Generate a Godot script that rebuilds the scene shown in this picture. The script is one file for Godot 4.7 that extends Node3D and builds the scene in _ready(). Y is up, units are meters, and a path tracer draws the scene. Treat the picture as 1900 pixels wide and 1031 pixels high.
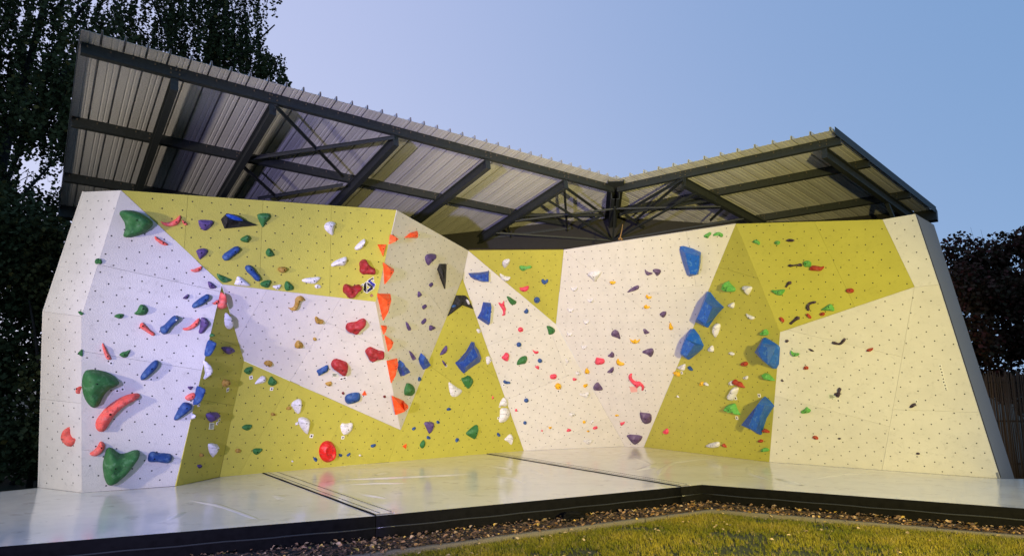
extends Node3D
# An outdoor bouldering wall under a V-shaped canopy at dusk, lit by floodlights on stands.

# facet: frame origin, right, up, paint; boards as outlines on the facet in mm; direction of the rows of bolt holes
const FACETS := {
	"A": {o = Vector3(-5.715,1.36,-8.807), x = Vector3(0.877,0,0.48), y = Vector3(-0.075,0.988,0.138), paint = "white", row = -7.3, outline = [-618,-1114,334,-1114,551,1062,-266,1167], boards = [[444,-7,551,1062,-266,1167,-440,40], [-618,-1114,334,-1114,444,-7,-440,40]]},
	"A2": {o = Vector3(-5.482,3.254,-8.554), x = Vector3(0.891,0,0.454), y = Vector3(0.034,0.997,-0.066), paint = "white", row = -7.3, outline = [-594,-744,223,-847,582,751,-210,840], boards = [[-594,-744,223,-847,582,751,-210,840]]},
	"B": {o = Vector3(-4.801,1.974,-8.829), x = Vector3(0.825,0,-0.565), y = Vector3(0.089,0.988,0.13), paint = "white", row = -8.6, outline = [-460,-1736,598,-1734,917,974,-390,2055,-666,441], boards = [[906,876,917,974,-390,2055,-553,1097], [779,-198,906,876,-553,1097,-666,441,-626,16], [640,-1378,779,-198,-626,16,-510,-1201], [-460,-1736,598,-1734,640,-1378,-510,-1201]]},
	"C": {o = Vector3(-3.186,3.503,-9.512), x = Vector3(0.864,0,-0.504), y = Vector3(0.131,0.966,0.224), paint = "lime", row = 3.4, outline = [-2104,517,-813,-583,1381,-680,1536,747], boards = [[670,-649,1381,-680,1536,747,545,684], [-325,-605,670,-649,545,684,-399,624], [-1322,-150,-813,-583,-325,-605,-399,624,-1341,565], [-2104,517,-1322,-150,-1341,565]]},
	"D": {o = Vector3(-4.176,1.353,-9.805), x = Vector3(0.158,0,-0.988), y = Vector3(0.182,0.983,0.029), paint = "lime", row = -5.9, outline = [-459,-1113,536,-1110,459,610,-537,1613], boards = [[261,810,-537,1613,-516,891], [490,-63,459,610,261,810,-516,891,-492,46], [-459,-1113,536,-1110,490,-63,-492,46]]},
	"E": {o = Vector3(-3.014,2.138,-10.608), x = Vector3(0.872,0,-0.49), y = Vector3(0.335,0.73,0.595), paint = "white", row = 73.0, outline = [-1503,1089,-1040,-247,1853,-1815,690,973], boards = [[1082,34,690,973,155,1002,31,536], [-285,-656,1853,-1815,1082,34,31,536], [-1175,141,-1040,-247,-285,-656,155,1002,-905,1057], [-1503,1089,-1175,141,-905,1057]]},
	"F": {o = Vector3(-3.122,0.822,-11.435), x = Vector3(0.694,0,-0.72), y = Vector3(0.121,0.986,0.116), paint = "lime", row = -2.9, outline = [-1469,1149,-1578,-570,1435,-570,1612,-9], boards = [[43,-570,1435,-570,1612,-9,428,436], [-1296,-570,43,-570,428,436,-658,844], [-1469,1149,-1578,-570,-1296,-570,-658,844]]},
	"G": {o = Vector3(-1.532,3.148,-11.843), x = Vector3(0.303,0,-0.953), y = Vector3(0.266,0.96,0.084), paint = "white", row = 20.6, outline = [-1714,1118,-1575,-311,577,-2431,1398,538,1314,1086], boards = [[1174,-273,1398,538,1314,1086,178,1098,-118,142], [900,-1261,1174,-273,-118,142,-436,-882], [-566,-1305,577,-2431,900,-1261,-436,-882], [-1612,69,-1575,-311,-566,-1305,178,1098,-1164,1112], [-1714,1118,-1612,69,-1164,1112]]},
	"H": {o = Vector3(-1.228,1.249,-13.285), x = Vector3(0.72,0,-0.694), y = Vector3(0.085,0.992,0.088), paint = "lime", row = 4.4, outline = [-1037,-438,-1217,-998,2172,-997,83,2432], boards = [[1259,501,865,1149,729,768], [101,-997,2172,-997,1259,501,729,768], [525,195,865,1149,83,2432,-572,755], [-1037,-438,-1217,-998,101,-997,525,195,-572,755]]},
	"I": {o = Vector3(0.39,2.251,-14.273), x = Vector3(0.897,0,-0.442), y = Vector3(0.129,0.957,0.261), paint = "white", row = 20.3, outline = [-1718,1476,143,-2081,2741,-2081,504,658,-1671,2028], boards = [[-1718,1476,-1027,155,419,712,-1671,2028], [940,-455,1304,-321,504,658,419,712,316,672], [-1027,155,-440,-967,940,-455,316,672], [-440,-967,143,-2081,453,-2081,2173,-1385,1304,-321], [453,-2081,2741,-2081,2173,-1385]]},
	"J": {o = Vector3(0.363,3.765,-13.475), x = Vector3(0.998,0,-0.066), y = Vector3(0.044,0.737,0.674), paint = "lime", row = 7.5, outline = [-1239,578,618,-1199,621,621], boards = [[-1239,578,618,-1199,621,621]]},
	"K": {o = Vector3(2.294,2.409,-14.223), x = Vector3(0.935,0,0.356), y = Vector3(-0.228,0.769,0.598), paint = "white", row = -46.7, outline = [-798,2360,-1313,613,-374,-2797,56,-2796,2429,2621], boards = [[1617,1376,1897,1406,2429,2621,1560,2550], [-798,2360,-803,2344,247,1230,1617,1376,1560,2550], [247,1230,1321,91,1897,1406], [-803,2344,-1313,613,-374,-2797,56,-2796,1321,91]]},
	"L": {o = Vector3(4.014,1.857,-12.937), x = Vector3(0.431,0,0.903), y = Vector3(-0.185,0.979,0.088), paint = "lime", row = -13.2, outline = [1013,2622,-3096,-1632,608,-1632,1475,642], boards = [[1013,2622,359,1944,1251,1602], [359,1944,-1457,64,861,-969,1475,642,1251,1602], [-1457,64,-3096,-1632,608,-1632,861,-969]]},
	"M": {o = Vector3(5.013,3.499,-10.848), x = Vector3(0.684,0,0.729), y = Vector3(-0.092,0.992,0.086), paint = "lime", row = -7.8, outline = [-1404,932,-841,-1021,1278,-487,967,576], boards = [[409,-706,1278,-487,967,576,-46,728], [-1404,932,-841,-1021,409,-706,-46,728]]},
	"N": {o = Vector3(5.645,1.807,-10.792), x = Vector3(0.721,0,0.693), y = Vector3(-0.219,0.949,0.227), paint = "white", row = -15.8, outline = [-1328,715,-1976,-1630,1422,-1630,1096,1272,785,1274], boards = [[1311,-640,1096,1272,785,1274,782,1273,184,-617], [-137,-1630,1422,-1630,1311,-640,184,-617], [448,217,782,1273,-1207,746], [-1328,715,-1637,-404,96,-896,448,217,-1207,746], [-1637,-404,-1976,-1630,-137,-1630,96,-896]]},
	"P": {o = Vector3(5.913,3.544,-9.895), x = Vector3(0.721,0,0.692), y = Vector3(-0.077,0.994,0.08), paint = "white", row = -0.2, outline = [-347,529,-30,-532,281,-533,97,536], boards = [[-347,529,-30,-532,281,-533,97,536]]},
}
# climbing holds: facet, colour, kind, depth in mm, label, outline on the facet in mm, raised top outline in mm
const HOLDS := [
	["B","green","r",240,"large horned green macro hold, highest green one on the left white panel",[-350,1705,-315,1656,-297,1590,-309,1527,-315,1485,-292,1468,-244,1471,-175,1496,-94,1541,-27,1612,3,1658,2,1700,-26,1730,-91,1770,-167,1803,-253,1818,-336,1808,-375,1790,-384,1755]],
	["C","coral","r",60,"coral crescent hold, highest coral one on the long upper yellow panel",[-1617,159,-1589,134,-1544,122,-1482,130,-1427,160,-1398,214,-1396,278,-1414,293,-1453,235,-1524,181,-1599,172,-1631,185]],
	["C","coral","r",40,"small coral chip hold, lowest coral one on the long upper yellow panel",[-1379,202,-1350,165,-1324,163,-1307,182,-1328,201,-1362,225,-1386,232]],
	["B","coral","r",50,"coral sliver hold, highest coral one on the left white panel",[40,1497,68,1466,122,1430,174,1418,205,1426,207,1443,130,1480,77,1509,40,1530]],
	["C","purple","p",80,"purple shield-shaped hold, highest purple one on the long upper yellow panel",[-1171,178,-1133,132,-1093,119,-1056,148,-1008,205,-996,247,-1020,268,-1107,268,-1178,256,-1189,240]],
	["C","purple","p",80,"purple fan-shaped hold, lowest purple one on the long upper yellow panel",[-1162,-197,-1138,-245,-1122,-273,-1098,-249,-1049,-200,-1028,-147,-1050,-123,-1091,-113,-1148,-130,-1179,-160]],
	["C","green","p",90,"green funnel-shaped hold, highest green one on the long upper yellow panel",[-451,384,-429,342,-387,273,-366,250,-351,277,-328,332,-290,382,-277,422,-305,456,-370,455,-439,435,-454,414]],
	["C","green","p",90,"small green wedge hold, second highest green one on the long upper yellow panel",[-623,29,-573,22,-544,15,-524,62,-530,106,-556,129,-615,89,-646,56]],
	["C","blue","r",100,"blue pill-shaped hold, highest blue one on the long upper yellow panel",[-838,-237,-802,-259,-762,-245,-712,-188,-662,-139,-627,-98,-631,-61,-665,-38,-712,-55,-775,-113,-831,-163,-851,-202]],
	["C","blue","r",100,"blue pill-shaped hold, lowest blue one on the long upper yellow panel",[-512,-386,-450,-433,-395,-489,-360,-506,-327,-496,-320,-453,-337,-424,-392,-376,-442,-309,-487,-283,-528,-293,-548,-329]],
	["C","green","p",80,"green wedge hold, third highest green one on the long upper yellow panel",[-281,-123,-252,-151,-207,-139,-162,-116,-223,-49,-260,-20,-287,-63,-296,-87]],
	["C","yellow","r",90,"mustard yellow pocketed hold, only yellow one on the long upper yellow panel",[-67,-355,-30,-360,11,-325,26,-285,-17,-266,-90,-277,-116,-313]],
	["C","green","p",80,"green wedge hold, second lowest green one on the long upper yellow panel",[-292,-573,-233,-587,-197,-578,-181,-519,-182,-470,-244,-478,-306,-510,-327,-538]],
	["C","green","p",80,"green leaf-shaped hold, lowest green one on the long upper yellow panel",[16,-573,42,-610,93,-598,140,-587,145,-543,82,-490,34,-463,14,-488,8,-527]],
	["C","white","p",60,"white shard hold, third lowest white one on the long upper yellow panel",[-648,-539,-662,-576,-518,-584,-429,-577,-557,-474,-630,-447]],
	["C","white","p",50,"small white triangular hold, lowest white one on the long upper yellow panel",[-121,-585,-75,-607,-39,-568,-32,-521,-104,-537,-158,-557]],
	["C","white","p",60,"long white pointed hold, fourth highest white one on the long upper yellow panel",[277,-465,356,-477,433,-479,475,-436,521,-361,301,-400,232,-440]],
	["C","white","p",40,"tiny white hold, second lowest white one on the long upper yellow panel",[458,-545,519,-537,539,-503,473,-474,430,-504]],
	["C","white","p",110,"white fin hold, highest white one on the long upper yellow panel",[495,317,563,270,621,248,615,370,639,436,566,454,498,427,470,376]],
	["C","white","p",100,"white half-moon hold, second highest white one on the long upper yellow panel",[972,72,1037,82,1081,127,1105,202,1094,261,1037,219,979,148,955,105]],
	["C","white","p",100,"white wing-shaped hold, third highest white one on the long upper yellow panel",[650,-208,743,-180,831,-177,858,-130,861,-65,838,-35,717,-95,651,-149,635,-182]],
	["C","red","r",160,"crimson three-lobed hold, highest red one on the long upper yellow panel",[1069,-173,1069,-238,1132,-286,1172,-269,1290,-272,1321,-256,1308,-171,1242,-154,1185,-105,1154,-54,1120,-46,1081,-66,1050,-109]],
	["C","red","r",160,"crimson three-lobed hold, lowest red one on the long upper yellow panel",[854,-562,907,-599,954,-656,1035,-647,1075,-571,1135,-517,1138,-468,1092,-431,1044,-443,981,-472,929,-444,880,-439,852,-474]],
	["C","green","p",50,"green flat blade hold, third lowest green one on the long upper yellow panel",[-880,-487,-841,-535,-790,-565,-718,-533,-686,-508,-764,-480,-863,-448,-898,-437]],
	["B","purple","p",60,"purple pear-shaped hold, highest purple one on the left white panel",[759,912,794,903,840,919,852,940,764,1000,726,1002]],
	["B","coral","r",50,"coral crescent hold, second highest coral one on the left white panel",[527,1111,573,1106,618,1123,641,1166,635,1206,600,1176,549,1149,498,1137]],
	["A2","green","p",40,"tiny green half hold, highest green one on the narrow white side panel",[375,-196,384,-137,374,-116,339,-147,322,-187]],
	["B","green","p",40,"tiny green half hold, second highest green one on the left white panel",[-522,1100,-507,1125,-532,1176,-548,1154,-552,1107]],
	["B","purple","p",40,"small purple hold, second highest purple one on the left white panel",[471,740,503,742,517,779,510,815,479,791,441,748]],
	["B","blue","r",100,"dark blue pill-shaped hold, highest blue one on the left white panel",[597,621,673,662,735,717,775,764,773,814,744,834,712,817,638,753,577,691,566,647]],
	["B","coral","r",40,"tiny coral hook hold, third highest coral one on the left white panel",[843,690,879,701,890,735,883,771,846,731,807,711]],
	["D","coral","r",100,"coral teardrop hold, only coral one on the dark yellow wedge panel",[-537,1405,-529,1323,-475,1285,-396,1284,-335,1325,-370,1366,-439,1448,-498,1508,-530,1511]],
	["D","white","p",100,"white teardrop hold, highest white one on the dark yellow wedge panel",[-286,1147,-224,1062,-143,1030,-85,1036,-98,1104,-144,1162,-256,1234,-304,1252]],
	["B","green","p",90,"green horn hold, third highest green one on the left white panel",[-76,499,-26,493,28,503,53,542,51,584,10,630,-34,638,-55,604,-68,548,-105,514]],
	["B","green","p",50,"green leaf-shaped hold, fourth highest green one on the left white panel",[-286,447,-255,435,-226,448,-211,476,-215,497,-249,504,-296,492,-323,463]],
	["B","coral","r",60,"coral bone-shaped hold, fifth highest coral one on the left white panel",[-10,330,42,298,102,259,141,235,165,248,156,282,103,314,48,367,13,411,-16,392,-25,356]],
	["B","blue","r",120,"dark blue pill-shaped hold with white bolt, second highest blue one on the left white panel",[228,287,262,261,299,270,331,342,370,400,417,446,429,482,404,519,359,516,313,461,263,387,221,364,213,336]],
	["B","coral","r",50,"coral crescent hold, fourth highest coral one on the left white panel",[496,331,549,325,619,354,661,400,682,459,675,509,640,478,594,411,532,364,475,354]],
	["B","purple","p",90,"purple half-moon hold, second lowest purple one on the left white panel",[694,381,681,308,703,290,742,304,782,371,808,431,789,473,742,514,691,514]],
	["B","coral","r",60,"long thin coral hold, fourth lowest coral one on the left white panel",[-392,20,-362,-54,-330,-89,-301,-79,-297,-59,-352,21,-388,101,-408,127,-419,113]],
	["B","green","p",60,"green wedge hold, third lowest green one on the left white panel",[-199,-35,-167,-52,-126,-47,-107,8,-96,57,-145,28,-186,20,-219,-16]],
	["B","blue","r",120,"dark blue pill-shaped hold, third highest blue one on the left white panel",[57,-337,88,-334,145,-280,201,-217,239,-153,242,-97,218,-70,187,-78,131,-142,67,-240,47,-295]],
	["D","green","p",60,"small green hold, only green one on the dark yellow wedge panel",[-481,894,-442,919,-489,942,-523,935,-530,890]],
	["D","blue","r",110,"dark blue pill-shaped hold, highest blue one on the dark yellow wedge panel",[-495,620,-466,668,-440,759,-465,839,-515,850,-542,826,-549,752,-538,635]],
	["D","purple","p",90,"purple eye-shaped hold, highest purple one on the dark yellow wedge panel",[-162,737,-78,696,25,678,97,705,126,754,20,787,-114,783,-208,765]],
	["D","white","p",100,"white crescent hold, second highest white one on the dark yellow wedge panel",[-486,490,-421,389,-438,323,-402,313,-338,369,-317,429,-389,494,-489,556,-543,568]],
	["D","yellow","r",90,"mustard yellow knob hold, highest yellow one on the dark yellow wedge panel",[47,238,101,208,159,231,172,286,106,324,40,320,23,276]],
	["A2","green","p",40,"small green triangular hold, second highest green one on the narrow white side panel",[188,-814,221,-836,259,-805,176,-773]],
	["A","green","p",40,"small green triangular hold, lowest green one on the narrow white side panel",[498,640,460,610,481,587,518,566,530,662]],
	["A","coral","r",50,"small coral hold, highest coral one on the narrow white side panel",[397,109,428,116,443,156,477,196,449,209,405,189,383,129]],
	["B","green","r",260,"large green boomerang macro hold, second lowest green one on the left white panel",[-573,-467,-542,-559,-501,-626,-457,-673,-410,-687,-369,-640,-348,-561,-319,-494,-277,-447,-210,-413,-180,-379,-193,-345,-258,-278,-344,-233,-438,-210,-518,-209,-562,-223,-584,-282,-588,-362]],
	["B","coral","r",160,"large coral tusk-shaped hold, second lowest coral one on the left white panel",[-378,-954,-341,-984,-294,-983,-264,-937,-216,-824,-154,-724,-66,-643,25,-589,68,-548,60,-511,17,-500,-78,-520,-169,-568,-268,-648,-340,-741,-389,-833,-395,-893]],
	["B","purple","p",40,"small purple triangular hold, lowest purple one on the left white panel",[630,-443,659,-468,676,-443,687,-412,612,-415]],
	["B","coral","r",60,"coral half-moon hold, third lowest coral one on the left white panel",[617,-593,651,-607,696,-593,729,-565,728,-507,694,-495,642,-514,594,-557]],
	["D","blue","r",110,"dark blue pill-shaped hold, lowest blue one on the dark yellow wedge panel",[-521,-33,-476,-26,-454,39,-429,126,-454,206,-505,223,-537,213,-532,112,-528,-4]],
	["B","blue","r",120,"dark blue teardrop hold, second lowest blue one on the left white panel",[501,-862,529,-862,601,-803,668,-747,703,-697,692,-654,637,-625,584,-624,550,-674,508,-780,490,-836]],
	["D","white","p",60,"tiny white hold, second lowest white one on the dark yellow wedge panel",[-491,-221,-454,-225,-428,-190,-501,-137,-511,-173]],
	["D","purple","p",100,"purple cup-shaped hold, second highest purple one on the dark yellow wedge panel",[-155,-212,-80,-260,-4,-289,45,-250,112,-207,94,-145,-128,-143,-182,-167]],
	["D","white","p",100,"white fang-shaped hold, lowest white one on the dark yellow wedge panel",[87,-669,160,-750,246,-801,250,-713,271,-615,131,-584,34,-589]],
	["D","yellow","r",50,"small mustard yellow hold, lowest yellow one on the dark yellow wedge panel",[-75,-765,-28,-759,-27,-730,-75,-703,-112,-722]],
	["D","purple","p",40,"tiny purple triangular hold, lowest purple one on the dark yellow wedge panel",[-30,-927,-6,-911,-4,-866,-114,-870]],
	["A","coral","r",80,"coral claw hold, lowest coral one on the narrow white side panel",[83,-342,33,-411,34,-472,88,-524,156,-555,218,-526,262,-485,273,-444,203,-440,161,-394,161,-327,154,-296]],
	["B","coral","r",70,"coral bean-shaped hold, lowest coral one on the left white panel",[-404,-1280,-357,-1292,-312,-1271,-271,-1220,-261,-1173,-273,-1132,-305,-1104,-327,-1110,-345,-1169,-386,-1221,-424,-1246]],
	["B","green","r",280,"large green heart-shaped macro hold, lowest green one on the left white panel",[-236,-1565,-200,-1641,-163,-1667,-94,-1643,-29,-1580,35,-1503,87,-1411,128,-1331,136,-1263,112,-1231,58,-1232,-11,-1263,-88,-1276,-132,-1243,-184,-1191,-226,-1182,-252,-1217,-264,-1337,-267,-1423]],
	["B","blue","r",110,"dark blue bone-shaped hold, lowest blue one on the left white panel",[276,-1400,364,-1401,429,-1418,487,-1426,516,-1395,524,-1339,501,-1303,442,-1290,353,-1284,294,-1260,257,-1263,235,-1296,231,-1379]],
	["E","yellow","r",70,"mustard yellow S-shaped hold, highest yellow one on the leaning lavender-white panel",[-538,737,-482,722,-435,761,-422,840,-426,918,-399,940,-356,914,-356,934,-417,997,-476,982,-504,931,-490,855,-499,776,-542,763,-579,780]],
	["E","yellow","r",80,"mustard yellow hooked hold, second highest yellow one on the leaning lavender-white panel",[-132,526,-82,515,-36,528,-5,571,-90,596,-140,644,-160,612]],
	["E","yellow","r",40,"tiny mustard yellow hold, third highest yellow one on the leaning lavender-white panel",[-85,175,-50,181,-51,224,-89,239,-111,210]],
	["E","yellow","r",90,"mustard yellow cone hold, third lowest yellow one on the leaning lavender-white panel",[-303,36,-227,44,-221,71,-257,133,-320,177,-351,129,-356,51]],
	["E","yellow","r",70,"mustard yellow pinch hold, second lowest yellow one on the leaning lavender-white panel",[-690,-324,-661,-363,-620,-323,-612,-275,-674,-234,-725,-250,-748,-304]],
	["E","red","r",140,"crimson three-lobed hold, highest red one on the leaning lavender-white panel",[384,391,464,374,515,338,565,379,581,455,623,531,639,607,586,650,531,631,485,576,404,561,343,536,339,441]],
	["E","red","r",140,"crimson three-lobed hold, second highest red one on the leaning lavender-white panel",[829,-107,876,-192,957,-190,988,-136,1072,-111,1102,-64,1069,10,986,16,905,54,824,95,780,60,752,-8]],
	["E","red","r",150,"crimson three-lobed hold, lowest red one on the leaning lavender-white panel",[342,-388,443,-455,508,-511,567,-464,563,-327,527,-248,460,-216,375,-184,305,-175,275,-232,271,-310]],
	["E","blue","p",70,"blue angular hold, highest blue one on the leaning lavender-white panel",[111,-485,132,-546,196,-484,248,-449,262,-369,225,-296,139,-372,71,-429]],
	["E","yellow","r",50,"mustard yellow hold, lowest yellow one on the leaning lavender-white panel",[291,-731,348,-754,377,-731,365,-649,303,-668,262,-692]],
	["E","blue","r",110,"blue barrel-shaped hold, lowest blue one on the leaning lavender-white panel",[701,-1127,767,-1141,858,-1097,921,-1049,918,-975,881,-897,794,-896,700,-925,657,-973,661,-1046]],
	["E","orange","t",40,"small orange triangle hold, only orange one on the leaning lavender-white panel",[1015,-942,956,-852,935,-949]],
	["E","darkred","r",30,"tiny dark red round cap, highest dark red one on the leaning lavender-white panel",[582,-896,587,-927,614,-942,634,-927,626,-898,600,-879]],
	["E","darkred","r",30,"tiny dark red round cap, lowest dark red one on the leaning lavender-white panel",[1312,-976,1319,-1009,1347,-1024,1368,-1009,1359,-979,1331,-959]],
	["F","green","p",70,"green cup-shaped hold, highest green one on the lower left yellow panel",[-1382,944,-1340,940,-1306,997,-1316,1067,-1413,1040,-1446,986]],
	["F","white","p",70,"white comma-shaped hold, highest white one on the lower left yellow panel",[-1185,804,-1094,821,-1070,862,-1099,919,-1152,927,-1218,852,-1249,795]],
	["F","green","p",80,"green kite-shaped hold, second highest green one on the lower left yellow panel",[-1022,792,-966,770,-907,790,-888,837,-947,881,-1007,930,-1039,830]],
	["F","white","p",110,"white fin hold, second highest white one on the lower left yellow panel",[-562,429,-516,369,-463,325,-422,358,-423,469,-452,564,-491,573,-585,523,-604,464]],
	["F","yellow","r",40,"small mustard yellow hold, highest yellow one on the lower left yellow panel",[-668,401,-626,392,-587,413,-597,442,-645,460,-676,418]],
	["F","yellow","r",50,"mustard yellow eye-shaped hold, second highest yellow one on the lower left yellow panel",[-903,310,-859,309,-832,335,-893,365,-925,340]],
	["F","green","p",60,"green leaf-shaped hold, second lowest green one on the lower left yellow panel",[-1317,117,-1260,99,-1220,113,-1192,156,-1205,189,-1306,192,-1358,151]],
	["F","white","p",130,"large white wing-shaped hold, fourth highest white one on the lower left yellow panel",[-431,181,-379,110,-301,30,-239,-7,-239,122,-244,217,-308,266,-386,282,-448,258]],
	["F","white","p",40,"small white hold, third highest white one on the lower left yellow panel",[-470,145,-429,157,-443,212,-493,176]],
	["F","white","p",90,"white shell-shaped hold, third lowest white one on the lower left yellow panel",[383,7,444,-50,524,-26,578,35,578,144,538,160,456,144,370,160,343,107]],
	["F","yellow","r",50,"mustard yellow eye-shaped hold, lowest yellow one on the lower left yellow panel",[-1395,-216,-1360,-231,-1317,-221,-1318,-177,-1378,-161,-1403,-191]],
	["F","green","p",60,"green leaf-shaped hold, lowest green one on the lower left yellow panel",[-1108,-258,-1053,-281,-999,-240,-971,-197,-1008,-179,-1111,-176,-1132,-207]],
	["F","red2","d",120,"large round red dish hold, only red one on the lower left yellow panel",[57,-141,9,-203,1,-293,37,-386,105,-456,189,-487,267,-468,316,-405,325,-313,288,-219,219,-149,134,-120]],
	["F","blue","p",30,"small blue chip hold, lowest blue one on the lower left yellow panel",[-65,-432,-16,-465,4,-428,-38,-382,-86,-387]],
	["F","blue","p",30,"small blue chip hold, second lowest blue one on the lower left yellow panel",[396,-402,450,-415,464,-371,378,-347]],
	["F","blue","p",30,"small blue chip hold, second highest blue one on the lower left yellow panel",[565,-419,614,-393,607,-344,533,-384]],
	["F","blue","p",30,"small blue chip hold, highest blue one on the lower left yellow panel",[1014,-286,1067,-293,1114,-263,1101,-225,1003,-239]],
	["F","white","p",30,"tiny white chip hold, second lowest white one on the lower left yellow panel",[802,-430,844,-423,817,-388,782,-401]],
	["F","white","p",30,"tiny white chip hold, lowest white one on the lower left yellow panel",[-452,-435,-426,-432,-450,-396,-465,-420]],
	["H","blue","p",30,"small blue chip hold, fourth highest blue one on the central yellow triangle",[-753,-467,-692,-427,-726,-386,-799,-423]],
	["H","orange","t",40,"small orange triangle hold, only orange one on the central yellow triangle",[-886,-780,-884,-690,-957,-734]],
	["H","green","p",70,"green drop-shaped hold, lowest green one on the central yellow triangle",[-557,-773,-505,-800,-460,-759,-450,-700,-495,-635,-534,-657,-583,-723]],
	["H","purple","p",80,"purple fang-shaped hold, lowest purple one on the central yellow triangle",[-451,-443,-390,-534,-330,-507,-294,-428,-303,-314,-548,-307]],
	["H","blue","p",30,"small blue chip hold, third highest blue one on the central yellow triangle",[-227,-349,-169,-359,-147,-326,-211,-290,-240,-303]],
	["H","blue","p",30,"small blue chip hold, second lowest blue one on the central yellow triangle",[-429,-625,-364,-642,-330,-613,-398,-567,-434,-575]],
	["H","blue","p",30,"small blue chip hold, lowest blue one on the central yellow triangle",[281,-730,346,-713,361,-658,297,-638,260,-667]],
	["H","green","p",120,"large green gem-shaped hold, second highest green one on the central yellow triangle",[655,-649,772,-697,817,-551,797,-424,751,-395,607,-480,493,-569]],
	["H","blue","r",40,"small blue barrel hold, second highest blue one on the central yellow triangle",[7,-120,77,-107,89,-77,26,-51,-28,-85]],
	["H","white","p",60,"large white thorn-shaped hold, third highest white one on the central yellow triangle",[-7,293,62,154,196,145,296,211,330,273,188,325,32,406,-37,437]],
	["H","green","p",90,"green heart-shaped hold, highest green one on the central yellow triangle",[379,358,483,292,568,401,573,475,450,573,346,525,253,503]],
	["H","purple","p",60,"purple fin hold, highest purple one on the central yellow triangle",[-253,938,-166,976,-135,1048,-172,1139,-274,1012,-311,930]],
	["H","purple","p",40,"tiny purple splinter hold, second highest purple one on the central yellow triangle",[-210,780,-144,720,-106,731,-166,801,-250,850]],
	["H","coral","r",30,"tiny coral hold, only coral one on the central yellow triangle",[1146,89,1176,110,1135,175,1122,110]],
	["H","white","p",40,"small white hold, highest white one on the central yellow triangle",[606,1395,661,1413,679,1457,595,1495,541,1470]],
	["H","white","p",60,"white half-moon hold, second highest white one on the central yellow triangle",[879,854,917,779,986,814,1031,880,954,964,860,939]],
	["H","white","p",90,"white domed hold, third lowest white one on the central yellow triangle",[1374,-42,1565,-60,1530,55,1452,144,1390,78,1340,-9]],
	["H","white","p",90,"white quarter-disc hold, second lowest white one on the central yellow triangle",[1384,-249,1370,-384,1535,-374,1633,-300,1667,-190,1568,-82,1380,-86]],
	["H","blue","r",40,"small blue teardrop hold, third lowest blue one on the central yellow triangle",[1367,-654,1420,-672,1446,-636,1379,-579,1342,-599]],
	["H","white","p",80,"white fang-shaped hold, lowest white one on the central yellow triangle",[1694,-788,1781,-863,1810,-793,1797,-682,1721,-617,1635,-675,1551,-737]],
	["G","orange","t",80,"orange triangle volume, second highest orange one on the cream panel of orange triangles",[-1666,591,-1459,722,-1635,744,-1703,729]],
	["C","orange","t",60,"orange triangle volume, only orange one on the long upper yellow panel",[1410,20,1438,208,1300,194]],
	["G","orange","t",80,"orange wing-shaped volume, highest orange one on the cream panel of orange triangles",[-879,855,-921,971,-1128,889,-1264,779]],
	["G","orange","t",80,"orange triangle volume, third highest orange one on the cream panel of orange triangles",[-1457,-13,-1317,256,-1679,295]],
	["G","orange","t",100,"large orange triangle volume, fourth highest orange one on the cream panel of orange triangles",[-1182,-565,-1205,-135,-1603,-184]],
	["G","orange","t",50,"small orange triangle volume, fourth lowest orange one on the cream panel of orange triangles",[-1044,-783,-1035,-638,-1202,-647]],
	["G","orange","t",80,"orange triangle volume, third lowest orange one on the cream panel of orange triangles",[-734,-1044,-719,-849,-1002,-789]],
	["G","orange","t",90,"large orange triangle volume, second lowest orange one on the cream panel of orange triangles",[-314,-1569,-362,-1144,-685,-1201]],
	["G","orange","t",160,"orange pyramid volume, lowest orange one on the cream panel of orange triangles",[189,-2137,415,-2007,325,-1882,-155,-1792]],
	["G","purple","p",80,"purple ear-shaped hold, highest purple one on the cream panel of orange triangles",[-280,537,-175,511,-127,575,-34,641,-1,716,-59,748,-206,728,-354,682,-400,620]],
	["G","purple","p",40,"small purple hold, second highest purple one on the cream panel of orange triangles",[152,166,197,222,149,274,27,202]],
	["G","purple","p",50,"purple triangular hold, third highest purple one on the cream panel of orange triangles",[-197,-62,-122,10,-292,53,-258,-47]],
	["G","purple","p",50,"small purple heart-shaped hold, fourth highest purple one on the cream panel of orange triangles",[117,-243,171,-187,145,-127,-1,-198]],
	["G","purple","p",60,"purple blade hold, third lowest purple one on the cream panel of orange triangles",[-264,-653,-117,-634,-463,-477]],
	["G","purple","p",50,"purple thorn hold, fourth lowest purple one on the cream panel of orange triangles",[243,-505,304,-460,295,-355,141,-466]],
	["G","purple","p",60,"purple triangular hold, second lowest purple one on the cream panel of orange triangles",[588,-600,834,-501,511,-469]],
	["G","purple","p",60,"purple blade hold, lowest purple one on the cream panel of orange triangles",[154,-1100,280,-1163,314,-1092,148,-1022,-15,-979]],
	["G","blue2","t",80,"blue angular hold, second highest blue one on the cream panel of orange triangles",[-43,-1447,113,-1397,214,-1369,18,-1278,-100,-1254,-255,-1165,-299,-1270]],
	["G","blue2","t",80,"blue angular hold, highest blue one on the cream panel of orange triangles",[585,-1208,784,-1303,978,-1214,854,-1157,688,-1083,501,-1007,465,-1113]],
	["G","blue","p",30,"small blue chip hold, lowest blue one on the cream panel of orange triangles",[721,-1529,822,-1521,806,-1460,698,-1436,676,-1473]],
	["G","green","p",90,"green shell-shaped hold, only green one on the cream panel of orange triangles",[311,-1783,391,-1788,620,-1805,697,-1729,633,-1649,456,-1580,268,-1557,247,-1680]],
	["J","white","p",80,"white fang-shaped hold, highest white one on the small inverted yellow triangle",[-557,244,-512,176,-432,295,-415,403,-520,394,-575,331]],
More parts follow.
